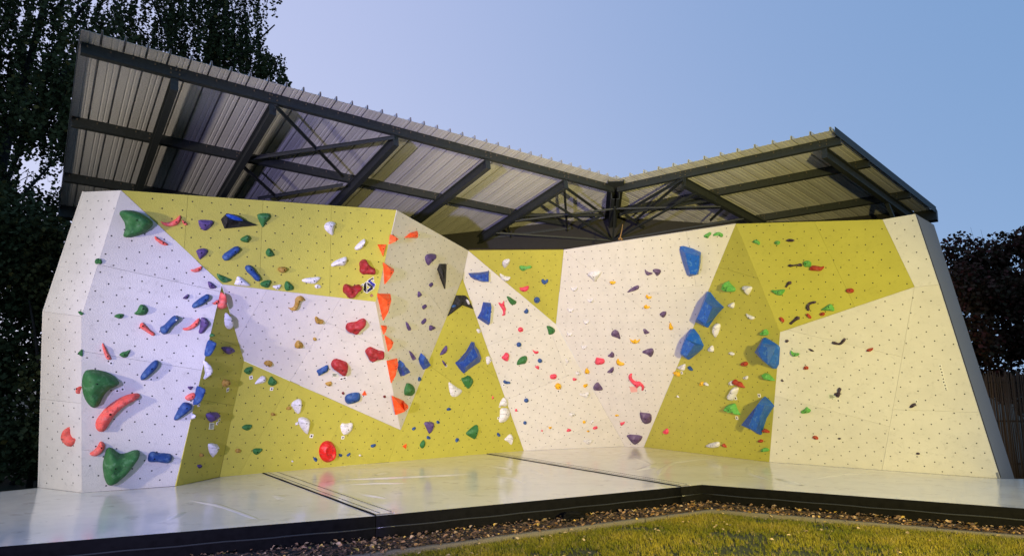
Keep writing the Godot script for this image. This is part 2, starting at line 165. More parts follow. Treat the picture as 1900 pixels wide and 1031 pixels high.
	["J","white","p",80,"white boat-shaped hold, lowest white one on the small inverted yellow triangle",[-601,-23,-545,-86,-468,-124,-405,-72,-386,-12,-494,-9,-560,41,-615,66]],
	["J","lime","p",60,"bright green sock-shaped hold, only green one on the small inverted yellow triangle",[-224,181,-189,138,-135,124,-74,175,0,192,19,235,-14,254,-98,233,-174,250,-231,244]],
	["J","pink","r",60,"pink bean-shaped hold, only pink one on the small inverted yellow triangle",[-175,-347,-97,-372,-23,-332,-6,-253,-30,-219,-136,-273,-212,-269]],
	["J","slate","r",50,"slate blue heart-shaped hold, highest blue one on the small inverted yellow triangle",[250,-161,300,-199,358,-147,375,-82,351,-56,307,-103,264,-52,223,-84]],
	["J","slate","r",50,"slate blue round hold, lowest blue one on the small inverted yellow triangle",[120,-518,106,-575,127,-634,177,-655,225,-633,238,-573,217,-517,167,-494]],
	["I","blue2","t",120,"blue plough-shaped volume, highest blue one on the middle cream panel",[-1562,1520,-1476,1473,-1298,1437,-1156,1447,-1183,1664,-1404,1617,-1617,1590]],
	["I","blue2","t",140,"tall blue plough-shaped volume, third highest blue one on the middle cream panel",[-1245,853,-1308,714,-1049,579,-1061,841,-1064,1033,-1224,1039]],
	["I","pink","r",50,"pink branching hold, highest pink one on the middle cream panel",[-835,968,-778,905,-751,833,-784,778,-692,805,-712,864,-702,931,-750,994,-772,1114,-807,1024,-858,1048,-902,1052]],
	["I","green","p",70,"green wedge hold, highest green one on the middle cream panel",[-677,1099,-605,1019,-520,1024,-486,1092,-560,1128,-677,1187,-733,1188]],
	["I","slate","r",50,"slate blue bean-shaped hold, second highest blue one on the middle cream panel",[-245,847,-191,868,-196,935,-244,971,-268,920,-307,896]],
	["I","pink","r",50,"pink round hold, second highest pink one on the middle cream panel",[-366,554,-377,516,-354,476,-308,462,-266,479,-254,520,-277,558,-324,574]],
	["I","slate","r",50,"slate blue round hold, fourth highest blue one on the middle cream panel",[-355,241,-366,203,-344,165,-299,150,-260,167,-248,206,-271,244,-315,259]],
	["I","pink","r",80,"pink pinch hold, fourth highest pink one on the middle cream panel",[-574,-145,-512,-155,-506,-76,-511,14,-588,39,-616,-22,-676,-80]],
	["I","green","p",90,"green leaf-shaped hold, lowest green one on the middle cream panel",[-197,-205,-99,-192,-77,-89,-112,-16,-231,-58,-294,-139,-297,-234]],
	["I","pink","r",40,"pink comma-shaped hold, third highest pink one on the middle cream panel",[94,14,168,27,172,85,98,71,10,115]],
	["I","slate","r",50,"small slate blue round hold, fourth lowest blue one on the middle cream panel",[189,-91,177,-126,200,-160,240,-176,276,-159,289,-124,266,-90,225,-74]],
	["I","pink","p",40,"pink triangular hold, fifth highest pink one on the middle cream panel",[242,-330,232,-226,116,-251]],
	["I","pink","p",60,"pink square hold, sixth highest pink one on the middle cream panel",[544,-518,675,-517,692,-451,657,-400,517,-425]],
	["I","green","p",80,"green shell-shaped hold, second highest green one on the middle cream panel",[329,519,355,432,455,454,498,514,471,570,365,623,267,626]],
	["I","sun","r",70,"bright yellow ball hold, second highest yellow one on the middle cream panel",[693,-622,682,-674,709,-728,768,-750,820,-728,833,-674,804,-622,744,-598]],
	["I","pink","r",30,"tiny red dumbbell hold, fifth lowest pink one on the middle cream panel",[1128,-552,1193,-540,1201,-502,1130,-486,1088,-510]],
	["I","slate","r",50,"slate blue dumbbell hold, third lowest blue one on the middle cream panel",[-526,-623,-451,-634,-383,-622,-397,-577,-472,-573,-525,-543,-563,-566]],
	["I","slate","r",50,"slate blue round hold, second lowest blue one on the middle cream panel",[-7,-945,-19,-980,4,-1017,44,-1031,80,-1018,93,-980,70,-945,29,-929]],
	["I","pink","r",30,"tiny red oval hold, fourth lowest pink one on the middle cream panel",[-197,-1171,-194,-1208,-164,-1224,-139,-1208,-147,-1171,-174,-1155]],
	["I","slate","r",40,"small slate blue hold, lowest blue one on the middle cream panel",[38,-1441,41,-1483,73,-1507,108,-1504,118,-1471,109,-1440,71,-1423]],
	["I","pink","r",30,"tiny red heart-shaped hold, lowest pink one on the middle cream panel",[519,-1681,538,-1633,481,-1637]],
	["I","sun","r",30,"tiny yellow star-shaped hold, second lowest yellow one on the middle cream panel",[694,-1625,731,-1607,743,-1559,700,-1575,652,-1557]],
	["I","pink","r",40,"small pink half-moon hold, second lowest pink one on the middle cream panel",[1145,-1694,1225,-1679,1246,-1643,1160,-1616,1119,-1664]],
	["I","white","p",50,"white fin hold, highest white one on the middle cream panel",[902,-178,973,-118,914,-83,831,-61]],
	["I","white","p",50,"small white hold, second highest white one on the middle cream panel",[1199,-435,1293,-422,1238,-339,1134,-364]],
	["I","white","p",50,"white half-moon hold, third lowest white one on the middle cream panel",[1152,-1324,1214,-1367,1287,-1314,1267,-1278,1129,-1264]],
	["I","white","p",50,"white half-moon hold, fourth highest white one on the middle cream panel",[1199,-1361,1273,-1314,1280,-1271,1129,-1264]],
	["I","sun","r",30,"tiny yellow button hold, third highest yellow one on the middle cream panel",[1510,-1455,1503,-1479,1518,-1506,1550,-1517,1579,-1508,1586,-1481,1571,-1456,1538,-1443]],
	["I","pink","r",40,"small pink crescent hold, third lowest pink one on the middle cream panel",[1803,-1650,1875,-1659,1926,-1623,1889,-1572,1787,-1607]],
	["I","sun","r",30,"tiny yellow forked hold, lowest yellow one on the middle cream panel",[1690,-1722,1724,-1674,1627,-1678]],
	["I","white","p",40,"thin white sliver hold, second lowest white one on the middle cream panel",[1738,-1515,1775,-1483,1782,-1410,1703,-1507]],
	["I","white","p",50,"white crescent hold, lowest white one on the middle cream panel",[1655,-1961,1761,-2009,1823,-1954,1861,-1893,1574,-1889]],
	["I","white","p",60,"white trumpet-shaped hold, third highest white one on the middle cream panel",[1352,-883,1438,-903,1514,-944,1562,-903,1571,-786,1426,-830,1316,-830]],
	["I","sun","r",50,"yellow triangular hold, highest yellow one on the middle cream panel",[1423,-715,1471,-674,1496,-606,1369,-638]],
	["I","pink","r",30,"tiny red dumbbell hold, sixth lowest pink one on the middle cream panel",[1114,-553,1181,-545,1202,-509,1144,-485,1083,-493]],
	["K","sun","r",70,"yellow cone hold, second lowest yellow one on the large cream overhang",[-916,-673,-834,-683,-808,-630,-864,-518,-927,-629]],
	["K","white","p",100,"large white fan-shaped hold, highest white one on the large cream overhang",[-352,1680,-313,1590,-178,1742,-130,1837,-344,1847,-431,1785]],
	["K","white","p",60,"white forked hold, second highest white one on the large cream overhang",[-807,1448,-749,1399,-696,1442,-658,1528,-780,1472,-825,1531]],
	["K","white","p",60,"white forked hold, third highest white one on the large cream overhang",[-468,1107,-399,1155,-412,1233,-500,1173,-550,1207]],
	["K","white","p",60,"white forked hold, fourth highest white one on the large cream overhang",[-973,949,-925,899,-884,931,-849,996,-933,974,-984,1029]],
	["K","white","p",60,"white forked hold, third lowest white one on the large cream overhang",[-699,642,-664,579,-610,625,-566,682,-660,667,-713,715]],
	["K","white","p",60,"white forked hold, second lowest white one on the large cream overhang",[-1110,371,-1078,293,-1039,314,-991,381,-1060,384,-1110,427]],
	["K","white","p",60,"white forked hold, lowest white one on the large cream overhang",[-863,0,-813,-43,-770,-2,-736,59,-823,27,-878,71]],
	["K","sun","r",50,"yellow pocketed hold, highest yellow one on the large cream overhang",[16,1508,97,1540,114,1584,9,1596,-22,1578]],
	["K","purple2","p",60,"purple swallow-tail hold, second highest purple one on the large cream overhang",[707,1721,746,1670,821,1694,855,1723,747,1754,710,1829]],
	["K","purple2","p",70,"purple fan-shaped hold, highest purple one on the large cream overhang",[886,1723,912,1642,972,1681,1012,1750,996,1791,898,1812,849,1785]],
	["K","purple2","p",60,"long purple feather-shaped hold, third highest purple one on the large cream overhang",[450,1346,541,1391,543,1477,431,1434,349,1378,279,1307]],
	["K","sun","r",50,"yellow hook hold, second highest yellow one on the large cream overhang",[664,1144,738,1148,770,1201,691,1193,678,1251,635,1209]],
	["K","sun","r",50,"yellow curl hold, third highest yellow one on the large cream overhang",[582,929,633,918,693,941,694,979,640,969,636,1020,566,973]],
	["K","purple2","p",70,"purple gem-shaped hold, fourth highest purple one on the large cream overhang",[874,732,920,679,981,753,1002,836,918,833,854,777]],
	["K","sun","r",50,"yellow boot-shaped hold, fourth highest yellow one on the large cream overhang",[1001,398,1064,391,1091,447,1064,487,1053,565,1024,554,997,451]],
	["K","purple2","p",50,"purple hooked hold, fifth highest purple one on the large cream overhang",[491,298,551,310,614,347,580,362,544,416,483,445]],
	["K","purple2","p",80,"purple teardrop hold, sixth highest purple one on the large cream overhang",[-171,275,-86,245,-8,196,-11,297,-27,405,-88,442,-149,410,-189,330]],
	["K","sun","r",50,"yellow crown-shaped hold, fourth lowest yellow one on the large cream overhang",[213,92,287,70,373,128,395,208,318,129,295,198,232,146,165,221]],
	["K","purple2","p",80,"purple axe-head hold, sixth lowest purple one on the large cream overhang",[484,-196,539,-280,590,-226,629,-131,614,-43,489,-72,370,-138]],
	["K","purple2","p",60,"purple fin hold, fifth lowest purple one on the large cream overhang",[-272,-274,-217,-255,-199,-171,-241,-106,-290,-169,-363,-224]],
	["K","pink","r",80,"pink knobbly hold, highest pink one on the large cream overhang",[-614,-450,-518,-435,-438,-402,-437,-302,-493,-286,-560,-271,-603,-250,-666,-412]],
	["K","sun","r",60,"yellow crescent hold, third lowest yellow one on the large cream overhang",[-166,-469,-65,-485,-11,-429,-127,-370,-135,-276,-205,-383]],
	["K","purple2","p",60,"purple fin hold, fourth lowest purple one on the large cream overhang",[-397,-682,-326,-674,-281,-611,-269,-496,-343,-567,-444,-652]],
	["K","purple2","p",90,"purple pyramid-shaped hold, third lowest purple one on the large cream overhang",[-807,-1146,-713,-1161,-596,-1137,-630,-1026,-682,-912,-766,-980,-813,-1070]],
	["K","pink","r",70,"pink lizard-shaped hold, second highest pink one on the large cream overhang",[5,-857,50,-945,116,-1048,142,-1107,212,-1019,252,-1063,227,-1161,268,-1161,307,-1078,294,-1005,228,-903,146,-917,86,-858,71,-771,105,-693,52,-699,2,-770]],
	["K","purple2","p",80,"purple squared hold, second lowest purple one on the large cream overhang",[101,-1891,119,-2016,166,-2102,251,-2091,330,-2027,360,-1795,187,-1782,109,-1752]],
	["K","purple2","p",80,"purple boat-shaped hold, lowest purple one on the large cream overhang",[-229,-2600,-151,-2735,-58,-2676,29,-2575,84,-2444,-299,-2414]],
	["K","sun","r",30,"tiny yellow hold, lowest yellow one on the large cream overhang",[-429,-1901,-356,-1868,-418,-1831,-468,-1870]],
	["K","pink","r",40,"small red bone-shaped hold, lowest pink one on the large cream overhang",[-382,-2150,-348,-2165,-278,-2100,-261,-2036,-321,-2069,-377,-2070]],
	["K","lime","p",60,"lime green shoe-shaped hold, lowest green one on the large cream overhang",[1883,2393,1938,2373,1947,2416,2002,2462,1978,2508,1919,2474,1849,2436]],
	["K","lime","p",60,"lime green arched hold, highest green one on the large cream overhang",[2054,2418,2111,2423,2153,2376,2187,2384,2199,2437,2134,2487,2069,2478,2012,2432]],
	["L","lime","k",160,"craggy lime green hold, highest green one on the tall right yellow panel",[431,1493,517,1457,650,1444,698,1497,597,1590,554,1676,443,1581]],
	["L","white","p",100,"white fan-shaped hold, highest white one on the tall right yellow panel",[900,1418,936,1336,1039,1409,1096,1478,915,1519,853,1502]],
	["L","white","p",70,"white cone hold, second highest white one on the tall right yellow panel",[457,1174,547,1154,597,1262,508,1254,403,1226]],
	["L","white","p",60,"white bird-shaped hold, third highest white one on the tall right yellow panel",[838,976,872,915,947,907,1007,940,871,1002,803,1038]],
	["L","white","p",90,"tall white pointed hold, fourth highest white one on the tall right yellow panel",[-114,709,-88,649,26,739,130,895,38,927,-43,899,-119,792]],
	["L","white","p",70,"white tooth-shaped hold, fifth highest white one on the tall right yellow panel",[-334,399,-216,393,-186,443,-198,522,-273,500,-366,442]],
	["L","white","p",50,"small white petal-shaped hold, sixth highest white one on the tall right yellow panel",[200,315,278,296,336,327,258,373,180,361]],
	["L","lime","k",90,"small craggy lime green hold, second highest green one on the tall right yellow panel",[1078,625,1146,601,1224,620,1228,676,1188,726,1149,701,1064,660]],
	["L","rust","r",70,"rust red knob hold, highest rust red one on the tall right yellow panel",[482,86,565,97,607,135,587,175,495,178,415,132]],
	["L","lime","k",100,"lime green tongue-shaped hold, third highest green one on the tall right yellow panel",[937,-161,1001,-152,1066,-181,1158,-183,1087,-106,1030,-49,947,-37,913,-94]],
	["L","white","p",40,"small white chip hold, sixth lowest white one on the tall right yellow panel",[456,-154,511,-149,546,-91,504,-80,392,-117]],
	["L","rust","r",80,"rust red antler-shaped hold, second highest rust red one on the tall right yellow panel",[136,-231,213,-252,308,-298,423,-302,375,-253,352,-193,274,-182,206,-131,139,-170]],
	["L","white","r",70,"white ball hold with dark bolt, fifth lowest white one on the tall right yellow panel",[31,-241,109,-262,149,-222,141,-151,38,-190]],
	["L","white","r",110,"white hammer-shaped hold, third lowest white one on the tall right yellow panel",[-51,-526,27,-545,102,-480,200,-379,251,-300,161,-275,113,-299,-15,-400,-75,-461]],
	["L","lime","k",150,"large craggy lime green hold, second lowest green one on the tall right yellow panel",[-117,-754,-10,-771,80,-799,160,-806,95,-698,90,-618,59,-582,-104,-611,-195,-695]],
	["L","white","p",70,"white wedge hold, seventh highest white one on the tall right yellow panel",[-1278,76,-1184,56,-1137,98,-1089,200,-1213,178,-1392,128]],
	["L","blue","r",60,"small blue pill-shaped hold, second lowest blue one on the tall right yellow panel",[-976,49,-911,48,-902,80,-966,154,-1023,138]],
	["L","sun","r",70,"yellow cone hold, highest yellow one on the tall right yellow panel",[-1451,-38,-1359,-73,-1315,15,-1437,62,-1533,31]],
	["L","sun","r",50,"small yellow ring-shaped hold, lowest yellow one on the tall right yellow panel",[-787,-263,-707,-257,-669,-183,-726,-165,-807,-224]],
	["L","white","p",50,"small white egg-shaped hold, fourth lowest white one on the tall right yellow panel",[-657,-247,-555,-263,-532,-238,-606,-180,-672,-194]],
	["L","white","p",30,"tiny white hold, second lowest white one on the tall right yellow panel",[-1557,-489,-1492,-500,-1541,-437,-1599,-478]],
	["L","pink","k",60,"pink cube-shaped hold, only pink one on the tall right yellow panel",[-2229,-1302,-2112,-1279,-2075,-1219,-2091,-1155,-2171,-1178,-2284,-1242]],
	["L","white","p",80,"white shell-shaped hold, lowest white one on the tall right yellow panel",[-924,-1482,-754,-1480,-593,-1443,-561,-1337,-818,-1385,-993,-1451]],
	["L","rust","r",60,"rust red wedge hold, lowest rust red one on the tall right yellow panel",[-467,-1442,-382,-1450,-442,-1358,-513,-1398]],
	["L","rust","r",70,"rust red oval hold, third highest rust red one on the tall right yellow panel",[628,-1100,765,-1102,784,-1078,686,-1026,614,-1059]],
	["L","rust","r",60,"rust red knob hold, second lowest rust red one on the tall right yellow panel",[470,-1286,533,-1292,595,-1249,513,-1225,451,-1262]],
	["L","lime","k",80,"craggy lime green hold, lowest green one on the tall right yellow panel",[531,-1458,637,-1440,686,-1398,583,-1364,503,-1422]],
	["M","lime","p",60,"lime green hooked hold, highest green one on the upper right yellow panel",[-1117,545,-1065,518,-1029,488,-1002,512,-1007,551,-1070,598,-1137,571]],
	["M","lime","p",60,"lime green dome hold, second highest green one on the upper right yellow panel",[-730,451,-675,439,-640,492,-703,520,-757,492]],
	["M","plum","p",40,"dark plum diamond-shaped hold, highest plum one on the upper right yellow panel",[-516,467,-445,452,-387,474,-473,520,-563,498]],
	["M","plum","r",50,"dark plum bone-shaped hold, second highest plum one on the upper right yellow panel",[-550,45,-504,44,-439,54,-387,34,-334,27,-325,66,-362,88,-418,74,-490,79,-534,97,-560,79]],
	["M","lime","k",70,"craggy lime green hold, third highest green one on the upper right yellow panel",[-284,3,-243,19,-228,-4,-181,20,-173,80,-230,120,-304,98]],
	["M","rust","r",60,"rust red wave-shaped hold, highest rust red one on the upper right yellow panel",[-115,-72,-47,-86,9,-49,28,-8,-22,-19,-88,7,-181,28,-230,-54]],
	["M","plum","r",50,"dark plum spool-shaped hold, third highest plum one on the upper right yellow panel",[-629,-294,-605,-251,-540,-240,-542,-186,-607,-191,-624,-249,-672,-262]],
	["M","lime","k",70,"lime green crown-shaped hold, second lowest green one on the upper right yellow panel",[-868,-350,-826,-391,-744,-418,-669,-344,-665,-308,-816,-313,-909,-296]],
	["M","plum","r",50,"dark plum L-shaped hold, second lowest plum one on the upper right yellow panel",[-319,-709,-291,-693,-301,-631,-261,-599,-182,-597,-170,-564,-212,-551,-302,-569,-348,-626,-345,-698]],
	["M","lime","p",70,"lime green triangular hold, lowest green one on the upper right yellow panel",[1,-730,95,-749,92,-683,50,-614,-51,-670,-133,-712]],
	["M","rust","r",50,"rust red bean-shaped hold, lowest rust red one on the upper right yellow panel",[-802,-850,-758,-868,-734,-828,-782,-766,-825,-775]],
	["M","rust","r",50,"rust red bean-shaped hold, second lowest rust red one on the upper right yellow panel",[-341,-813,-300,-839,-275,-818,-324,-744,-364,-749]],
	["M","rust","r",50,"rust red nugget hold, third highest rust red one on the upper right yellow panel",[-131,-807,-79,-807,-52,-766,-97,-740,-152,-767]],
	["M","plum","r",50,"dark plum bone-shaped hold, lowest plum one on the upper right yellow panel",[-634,-916,-593,-883,-533,-843,-479,-838,-473,-790,-525,-772,-566,-814,-626,-854,-673,-887]],
	["M","rust","r",60,"rust red oval hold, second highest rust red one on the upper right yellow panel",[328,-412,305,-440,320,-472,364,-489,410,-482,433,-454,418,-421,374,-405]],
	["N","plum","r",40,"tiny dark plum hold, highest plum one on the far right cream panel",[-1262,536,-1240,526,-1197,561,-1238,586,-1269,565]],
	["N","lime","k",60,"lime green horned hold, highest green one on the far right cream panel",[-1206,311,-1158,281,-1092,297,-1065,343,-1172,347,-1211,409]],
	["N","plum","p",30,"small dark plum shard hold, third highest plum one on the far right cream panel",[-873,356,-821,358,-873,406,-921,408]],
	["N","plum","r",50,"dark plum V-shaped hold, second highest plum one on the far right cream panel",[-518,473,-464,452,-391,445,-315,507,-300,542,-321,564,-358,536,-411,471,-502,517,-530,500]],
	["N","rust","r",50,"rust red hooked hold, highest rust red one on the far right cream panel",[-27,327,18,316,62,349,75,378,13,377,-34,353]],
	["N","rust","r",50,"rust red drop-shaped hold, second highest rust red one on the far right cream panel",[-1050,53,-979,55,-966,98,-1019,123,-1059,81]],
	["N","plum","r",30,"tiny dark plum hold, fourth highest plum one on the far right cream panel",[-1455,-156,-1426,-147,-1439,-122,-1488,-115]],
	["N","plum","r",60,"dark plum hammer-shaped hold, fourth lowest plum one on the far right cream panel",[-578,-337,-613,-346,-648,-355,-616,-410,-586,-432,-554,-392,-544,-337,-510,-283,-538,-256,-565,-264]],
	["N","lime","k",60,"lime green two-horned hold, lowest green one on the far right cream panel",[-1231,-713,-1165,-712,-1090,-695,-1064,-647,-1110,-610,-1123,-586,-1178,-640,-1247,-670]],
	["N","plum","r",50,"dark plum oval hold, third lowest plum one on the far right cream panel",[429,-585,466,-584,516,-541,522,-507,462,-516,424,-568]],
	["N","rust","r",50,"rust red round hold, lowest rust red one on the far right cream panel",[-1089,-1165,-1036,-1162,-1037,-1118,-1085,-1092,-1140,-1123]],
	["N","plum","r",30,"tiny dark plum hold, second lowest plum one on the far right cream panel",[-700,-1151,-663,-1131,-693,-1114,-729,-1125]],
	["N","plum","r",40,"small dark plum ring-shaped hold, lowest plum one on the far right cream panel",[403,-1327,435,-1330,455,-1315,426,-1291,391,-1311]],
	["C","black","v",160,"black faceted volume with a blue inlay, only black one on the long upper yellow panel",[-856,179,-442,273,-609,327,-711,373,-849,387,-915,296],[-844,304,-668,311]],
	["G","black","v",160,"tall black kite-shaped volume, only black one on the cream panel of orange triangles",[417,388,714,229,642,383,480,667,220,620,198,512],[114,530,268,377]],
	["H","black","v",140,"black boomerang volume near the yellow apex, only black one on the central yellow triangle",[-125,1884,-207,1681,126,1916,408,1865,246,2063,172,2109,-43,2095],[-21,1959,112,1971]],
	["H","blue2","v",200,"large blue faceted volume, highest blue one on the central yellow triangle",[212,678,316,601,430,683,560,760,706,838,726,914,636,1070,543,1141,506,1220,450,1221,334,1026,188,875,85,793],[126,858,352,1125,483,953,193,747]],
	["K","blue3","v",200,"large blue tapered volume, only blue one on the large cream overhang",[1410,2093,1436,1883,1480,1645,1525,1606,1686,1643,1756,1905,1779,2097,1644,2187,1477,2258,1428,2251,1403,2207],[1519,2216,1765,2122,1725,1848,1667,1748,1562,1767,1536,1976]],
	["L","blue3","v",320,"large blue star-shaped volume, highest blue one on the tall right yellow panel",[-147,1420,-332,1211,-534,1008,-224,864,-34,1003,129,1110,303,1199,132,1366,32,1518,-36,1542],[184,1381,344,1242,88,966,-133,1069]],
	["L","blue3","v",320,"large blue pentagonal volume, second highest blue one on the tall right yellow panel",[-859,787,-1031,602,-1167,433,-1155,366,-952,274,-714,367,-512,463,-451,534,-522,740,-623,872,-715,884],[-550,717,-337,598,-641,374,-785,448,-661,618]],
	["L","blue3","v",400,"large blue diamond-shaped volume, third highest blue one on the tall right yellow panel",[961,193,1082,94,1162,35,1233,29,1299,96,1400,378,1377,426,1226,528,1131,578,1075,558,956,441,836,333],[1295,402,1413,523,1509,445,1451,167,1343,271]],
	["L","blue3","v",400,"large blue hourglass volume, lowest blue one on the tall right yellow panel",[739,-511,598,-648,396,-810,183,-946,131,-988,352,-1057,489,-1127,562,-1143,649,-1013,774,-835,908,-708,1006,-621,934,-528,842,-456],[1043,-497,1182,-518,1027,-728,861,-968,717,-900]],
]
const TAGS := [
	["B",-295,-126,46,"white tag below the long thin coral hold of the left white panel"],
	["B",-195,-474,46,"left white tag right of the green boomerang macro hold of the left white panel"],
	["B",-137,-454,46,"right white tag right of the green boomerang macro hold of the left white panel"],
	["B",174,-325,39,"white tag below the dark blue pill-shaped hold of the left white panel"],
	["B",65,-603,33,"white tag right of the coral tusk-shaped hold of the left white panel"],
	["D",-392,-35,44,"white tag below the dark blue pill-shaped hold of the dark yellow wedge panel"],
	["D",178,-262,44,"white tag right of the purple cup-shaped hold of the dark yellow wedge panel"],
	["D",150,-310,43,"white tag below the purple cup-shaped hold of the dark yellow wedge panel"],
	["D",215,171,57,"white tag below the mustard yellow knob hold of the dark yellow wedge panel"],
	["F",-1314,896,52,"white tag below the green cup-shaped hold of the lower left yellow panel"],
	["F",-961,726,50,"white tag below the green kite-shaped hold of the lower left yellow panel"],
	["E",509,-598,61,"left white tag below the crimson three-lobed hold, lowest red one on the leaning lavender-white panel"],
	["E",560,-581,62,"right white tag below the crimson three-lobed hold, lowest red one on the leaning lavender-white panel"],
	["F",-169,-33,60,"white tag below the white wing-shaped hold of the lower left yellow panel"],
	["F",423,-86,55,"white tag below the white shell-shaped hold of the lower left yellow panel"],
	["H",-127,739,45,"white tag below the tiny purple splinter hold of the central yellow triangle"],
	["H",1366,-56,48,"white tag left of the white domed hold of the central yellow triangle"],
	["H",1348,-292,48,"white tag left of the white quarter-disc hold of the central yellow triangle"],
	["I",-531,-650,55,"white tag left of the slate blue dumbbell hold of the middle cream panel"],
	["I",781,-783,62,"white tag below the bright yellow ball hold of the middle cream panel"],
	["G",562,-1834,52,"white tag below the green shell-shaped hold of the cream panel of orange triangles"],
	["K",315,-1157,83,"white tag right of the pink lizard-shaped hold of the large cream overhang"],
	["L",-1264,19,59,"white tag below the white wedge hold of the tall right yellow panel"],
	["L",109,-492,71,"white tag below the white hammer-shaped hold of the tall right yellow panel"],
	["L",707,-440,80,"white tag above the blue hourglass volume of the tall right yellow panel"],
	["L",35,-862,80,"white tag below the craggy lime green hold of the tall right yellow panel"],
	["N",-597,-479,52,"white tag below the dark plum hammer-shaped hold of the far right cream panel"],
	["N",533,-483,41,"white tag above the dark plum oval hold of the far right cream panel"],
	["N",929,66,39,"top white route tag in the column of eight on the far right cream panel"],
	["N",930,18,39,"second white route tag in the column of eight on the far right cream panel"],
	["N",935,-29,39,"third white route tag in the column of eight on the far right cream panel"],
	["N",935,-75,39,"fourth white route tag in the column of eight on the far right cream panel"],
	["N",940,-132,39,"fifth white route tag in the column of eight on the far right cream panel"],
	["N",938,-180,39,"sixth white route tag in the column of eight on the far right cream panel"],
	["N",946,-231,39,"seventh white route tag in the column of eight on the far right cream panel"],
	["N",948,-279,39,"bottom white route tag in the column of eight on the far right cream panel"],
]
const PLATES := [
	["E","pale","pale green printed label stuck below the lowest crimson hold on the leaning panel",[351,-549,326,-474,431,-479,446,-564]],
	["N","pale","small white printed label beside the dark plum hammer-shaped hold",[-743,-449,-733,-368,-625,-381,-633,-454]],
	["K","rose","square pink label under the pink lizard-shaped hold on the large cream overhang",[-4,-1211,-11,-1053,148,-1045,138,-1193]],
	["D","pale","white paper label hanging under the purple cup-shaped hold",[-22,-385,-41,-288,73,-296,100,-392]],
]
const LOGO := [
	["black",[1118,-454,1150,-425,1151,-437,1133,-455]],
	["black",[1162,-426,1198,-387,1211,-494,1197,-506,1167,-468]],
	["black",[1165,-490,1189,-467,1211,-494,1221,-551,1170,-522]],
	["black",[1211,-389,1308,-443,1313,-486,1232,-550,1225,-507,1273,-464,1216,-429]],
	["blue",[1238,-506,1277,-467,1290,-481,1244,-527]],
	["black",[1217,-367,1295,-307,1309,-364,1295,-336,1240,-373]],
	["blue",[1219,-378,1246,-358,1341,-412,1326,-474,1315,-446]],
]
const LOGO_DOT := Vector2(1.304,-0.587)
const INLAY := [-871,373,-826,390,-743,375,-672,347,-639,322,-654,306,-736,303,-805,316,-855,346]
const KNOBS := [
	["white",[-46,1997,44,2026,78,1966,14,1940]],
	["white",[150,2046,222,2021,260,1930,202,1956]],
	["blue",[-178,1882,-104,1919,-84,1869,-161,1842]],
]
const WALL_BASE := [Vector3(-6.174,0.26,-9.257), Vector3(-5.338,0.26,-8.8), Vector3(-4.457,0.26,-9.385), Vector3(-4.286,0.26,-10.365), Vector3(-2.193,0.26,-12.532), Vector3(0.251,0.26,-14.88), Vector3(2.581,0.26,-16.028), Vector3(2.982,0.26,-15.875), Vector3(4.577,0.26,-12.532), Vector3(7.026,0.26,-10.177)]
const RETURN_RIGHT := [Vector3(7.026,0.26,-10.177), Vector3(7.661,0.06,-10.74), Vector3(6.581,4.057,-10.382), Vector3(5.941,4.077,-9.785)]
const RETURN_LEFT := [Vector3(-6.174,0.26,-9.257), Vector3(-6.036,2.512,-8.774), Vector3(-5.641,4.092,-8.705)]
const ROOF := [[Vector3(-4.878,5.4,-7.384), Vector3(0.781,0,-0.624), Vector3(-0.559,-0.163,-0.813), 8.83], [Vector3(2.02,5.4,-12.897), Vector3(0.768,0,0.641), Vector3(0.759,-0.139,-0.637), 4.009]]
const BRACES := [[0,2.126,-0.063,3.717,1.492], [0,2.131,1.592,3.92,-0.073], [0,2.131,1.788,3.003,2.749], [0,2.689,2.89,3.813,1.761], [0,7.605,0.153,9.174,0.787], [0,7.585,0.162,9.092,1.854], [0,7.645,1.51,9.194,0.809], [0,9.238,0.821,9.202,1.573], [0,7.54,2.045,8.306,2.875], [0,7.566,2.925,9.026,1.646], [1,1.527,-0.138,-0.582,0.903], [1,1.485,-0.073,-0.531,1.316], [1,-0.542,0.849,1.473,0.987], [1,-0.491,0.952,-0.646,1.776], [1,1.352,1.461,0.727,1.994]]
const PADS := [[Vector2(-7.47,-4.158), Vector2(-1.37,-7.202), Vector2(-3.864,-10.902), Vector2(-4.286,-10.365), Vector2(-4.457,-9.385), Vector2(-5.338,-8.8), Vector2(-6.174,-9.257), Vector2(-8.072,-6.341)],
	[Vector2(-1.37,-7.202), Vector2(2.234,-9.333), Vector2(-0.627,-14.366), Vector2(-2.193,-12.532), Vector2(-3.864,-10.902)],
	[Vector2(2.234,-9.333), Vector2(2.561,-9.544), Vector2(8.138,-5.95), Vector2(9.782,-10.137), Vector2(7.026,-10.177), Vector2(4.577,-12.532), Vector2(2.982,-15.875), Vector2(2.581,-16.028), Vector2(0.251,-14.88), Vector2(-0.627,-14.366)]]
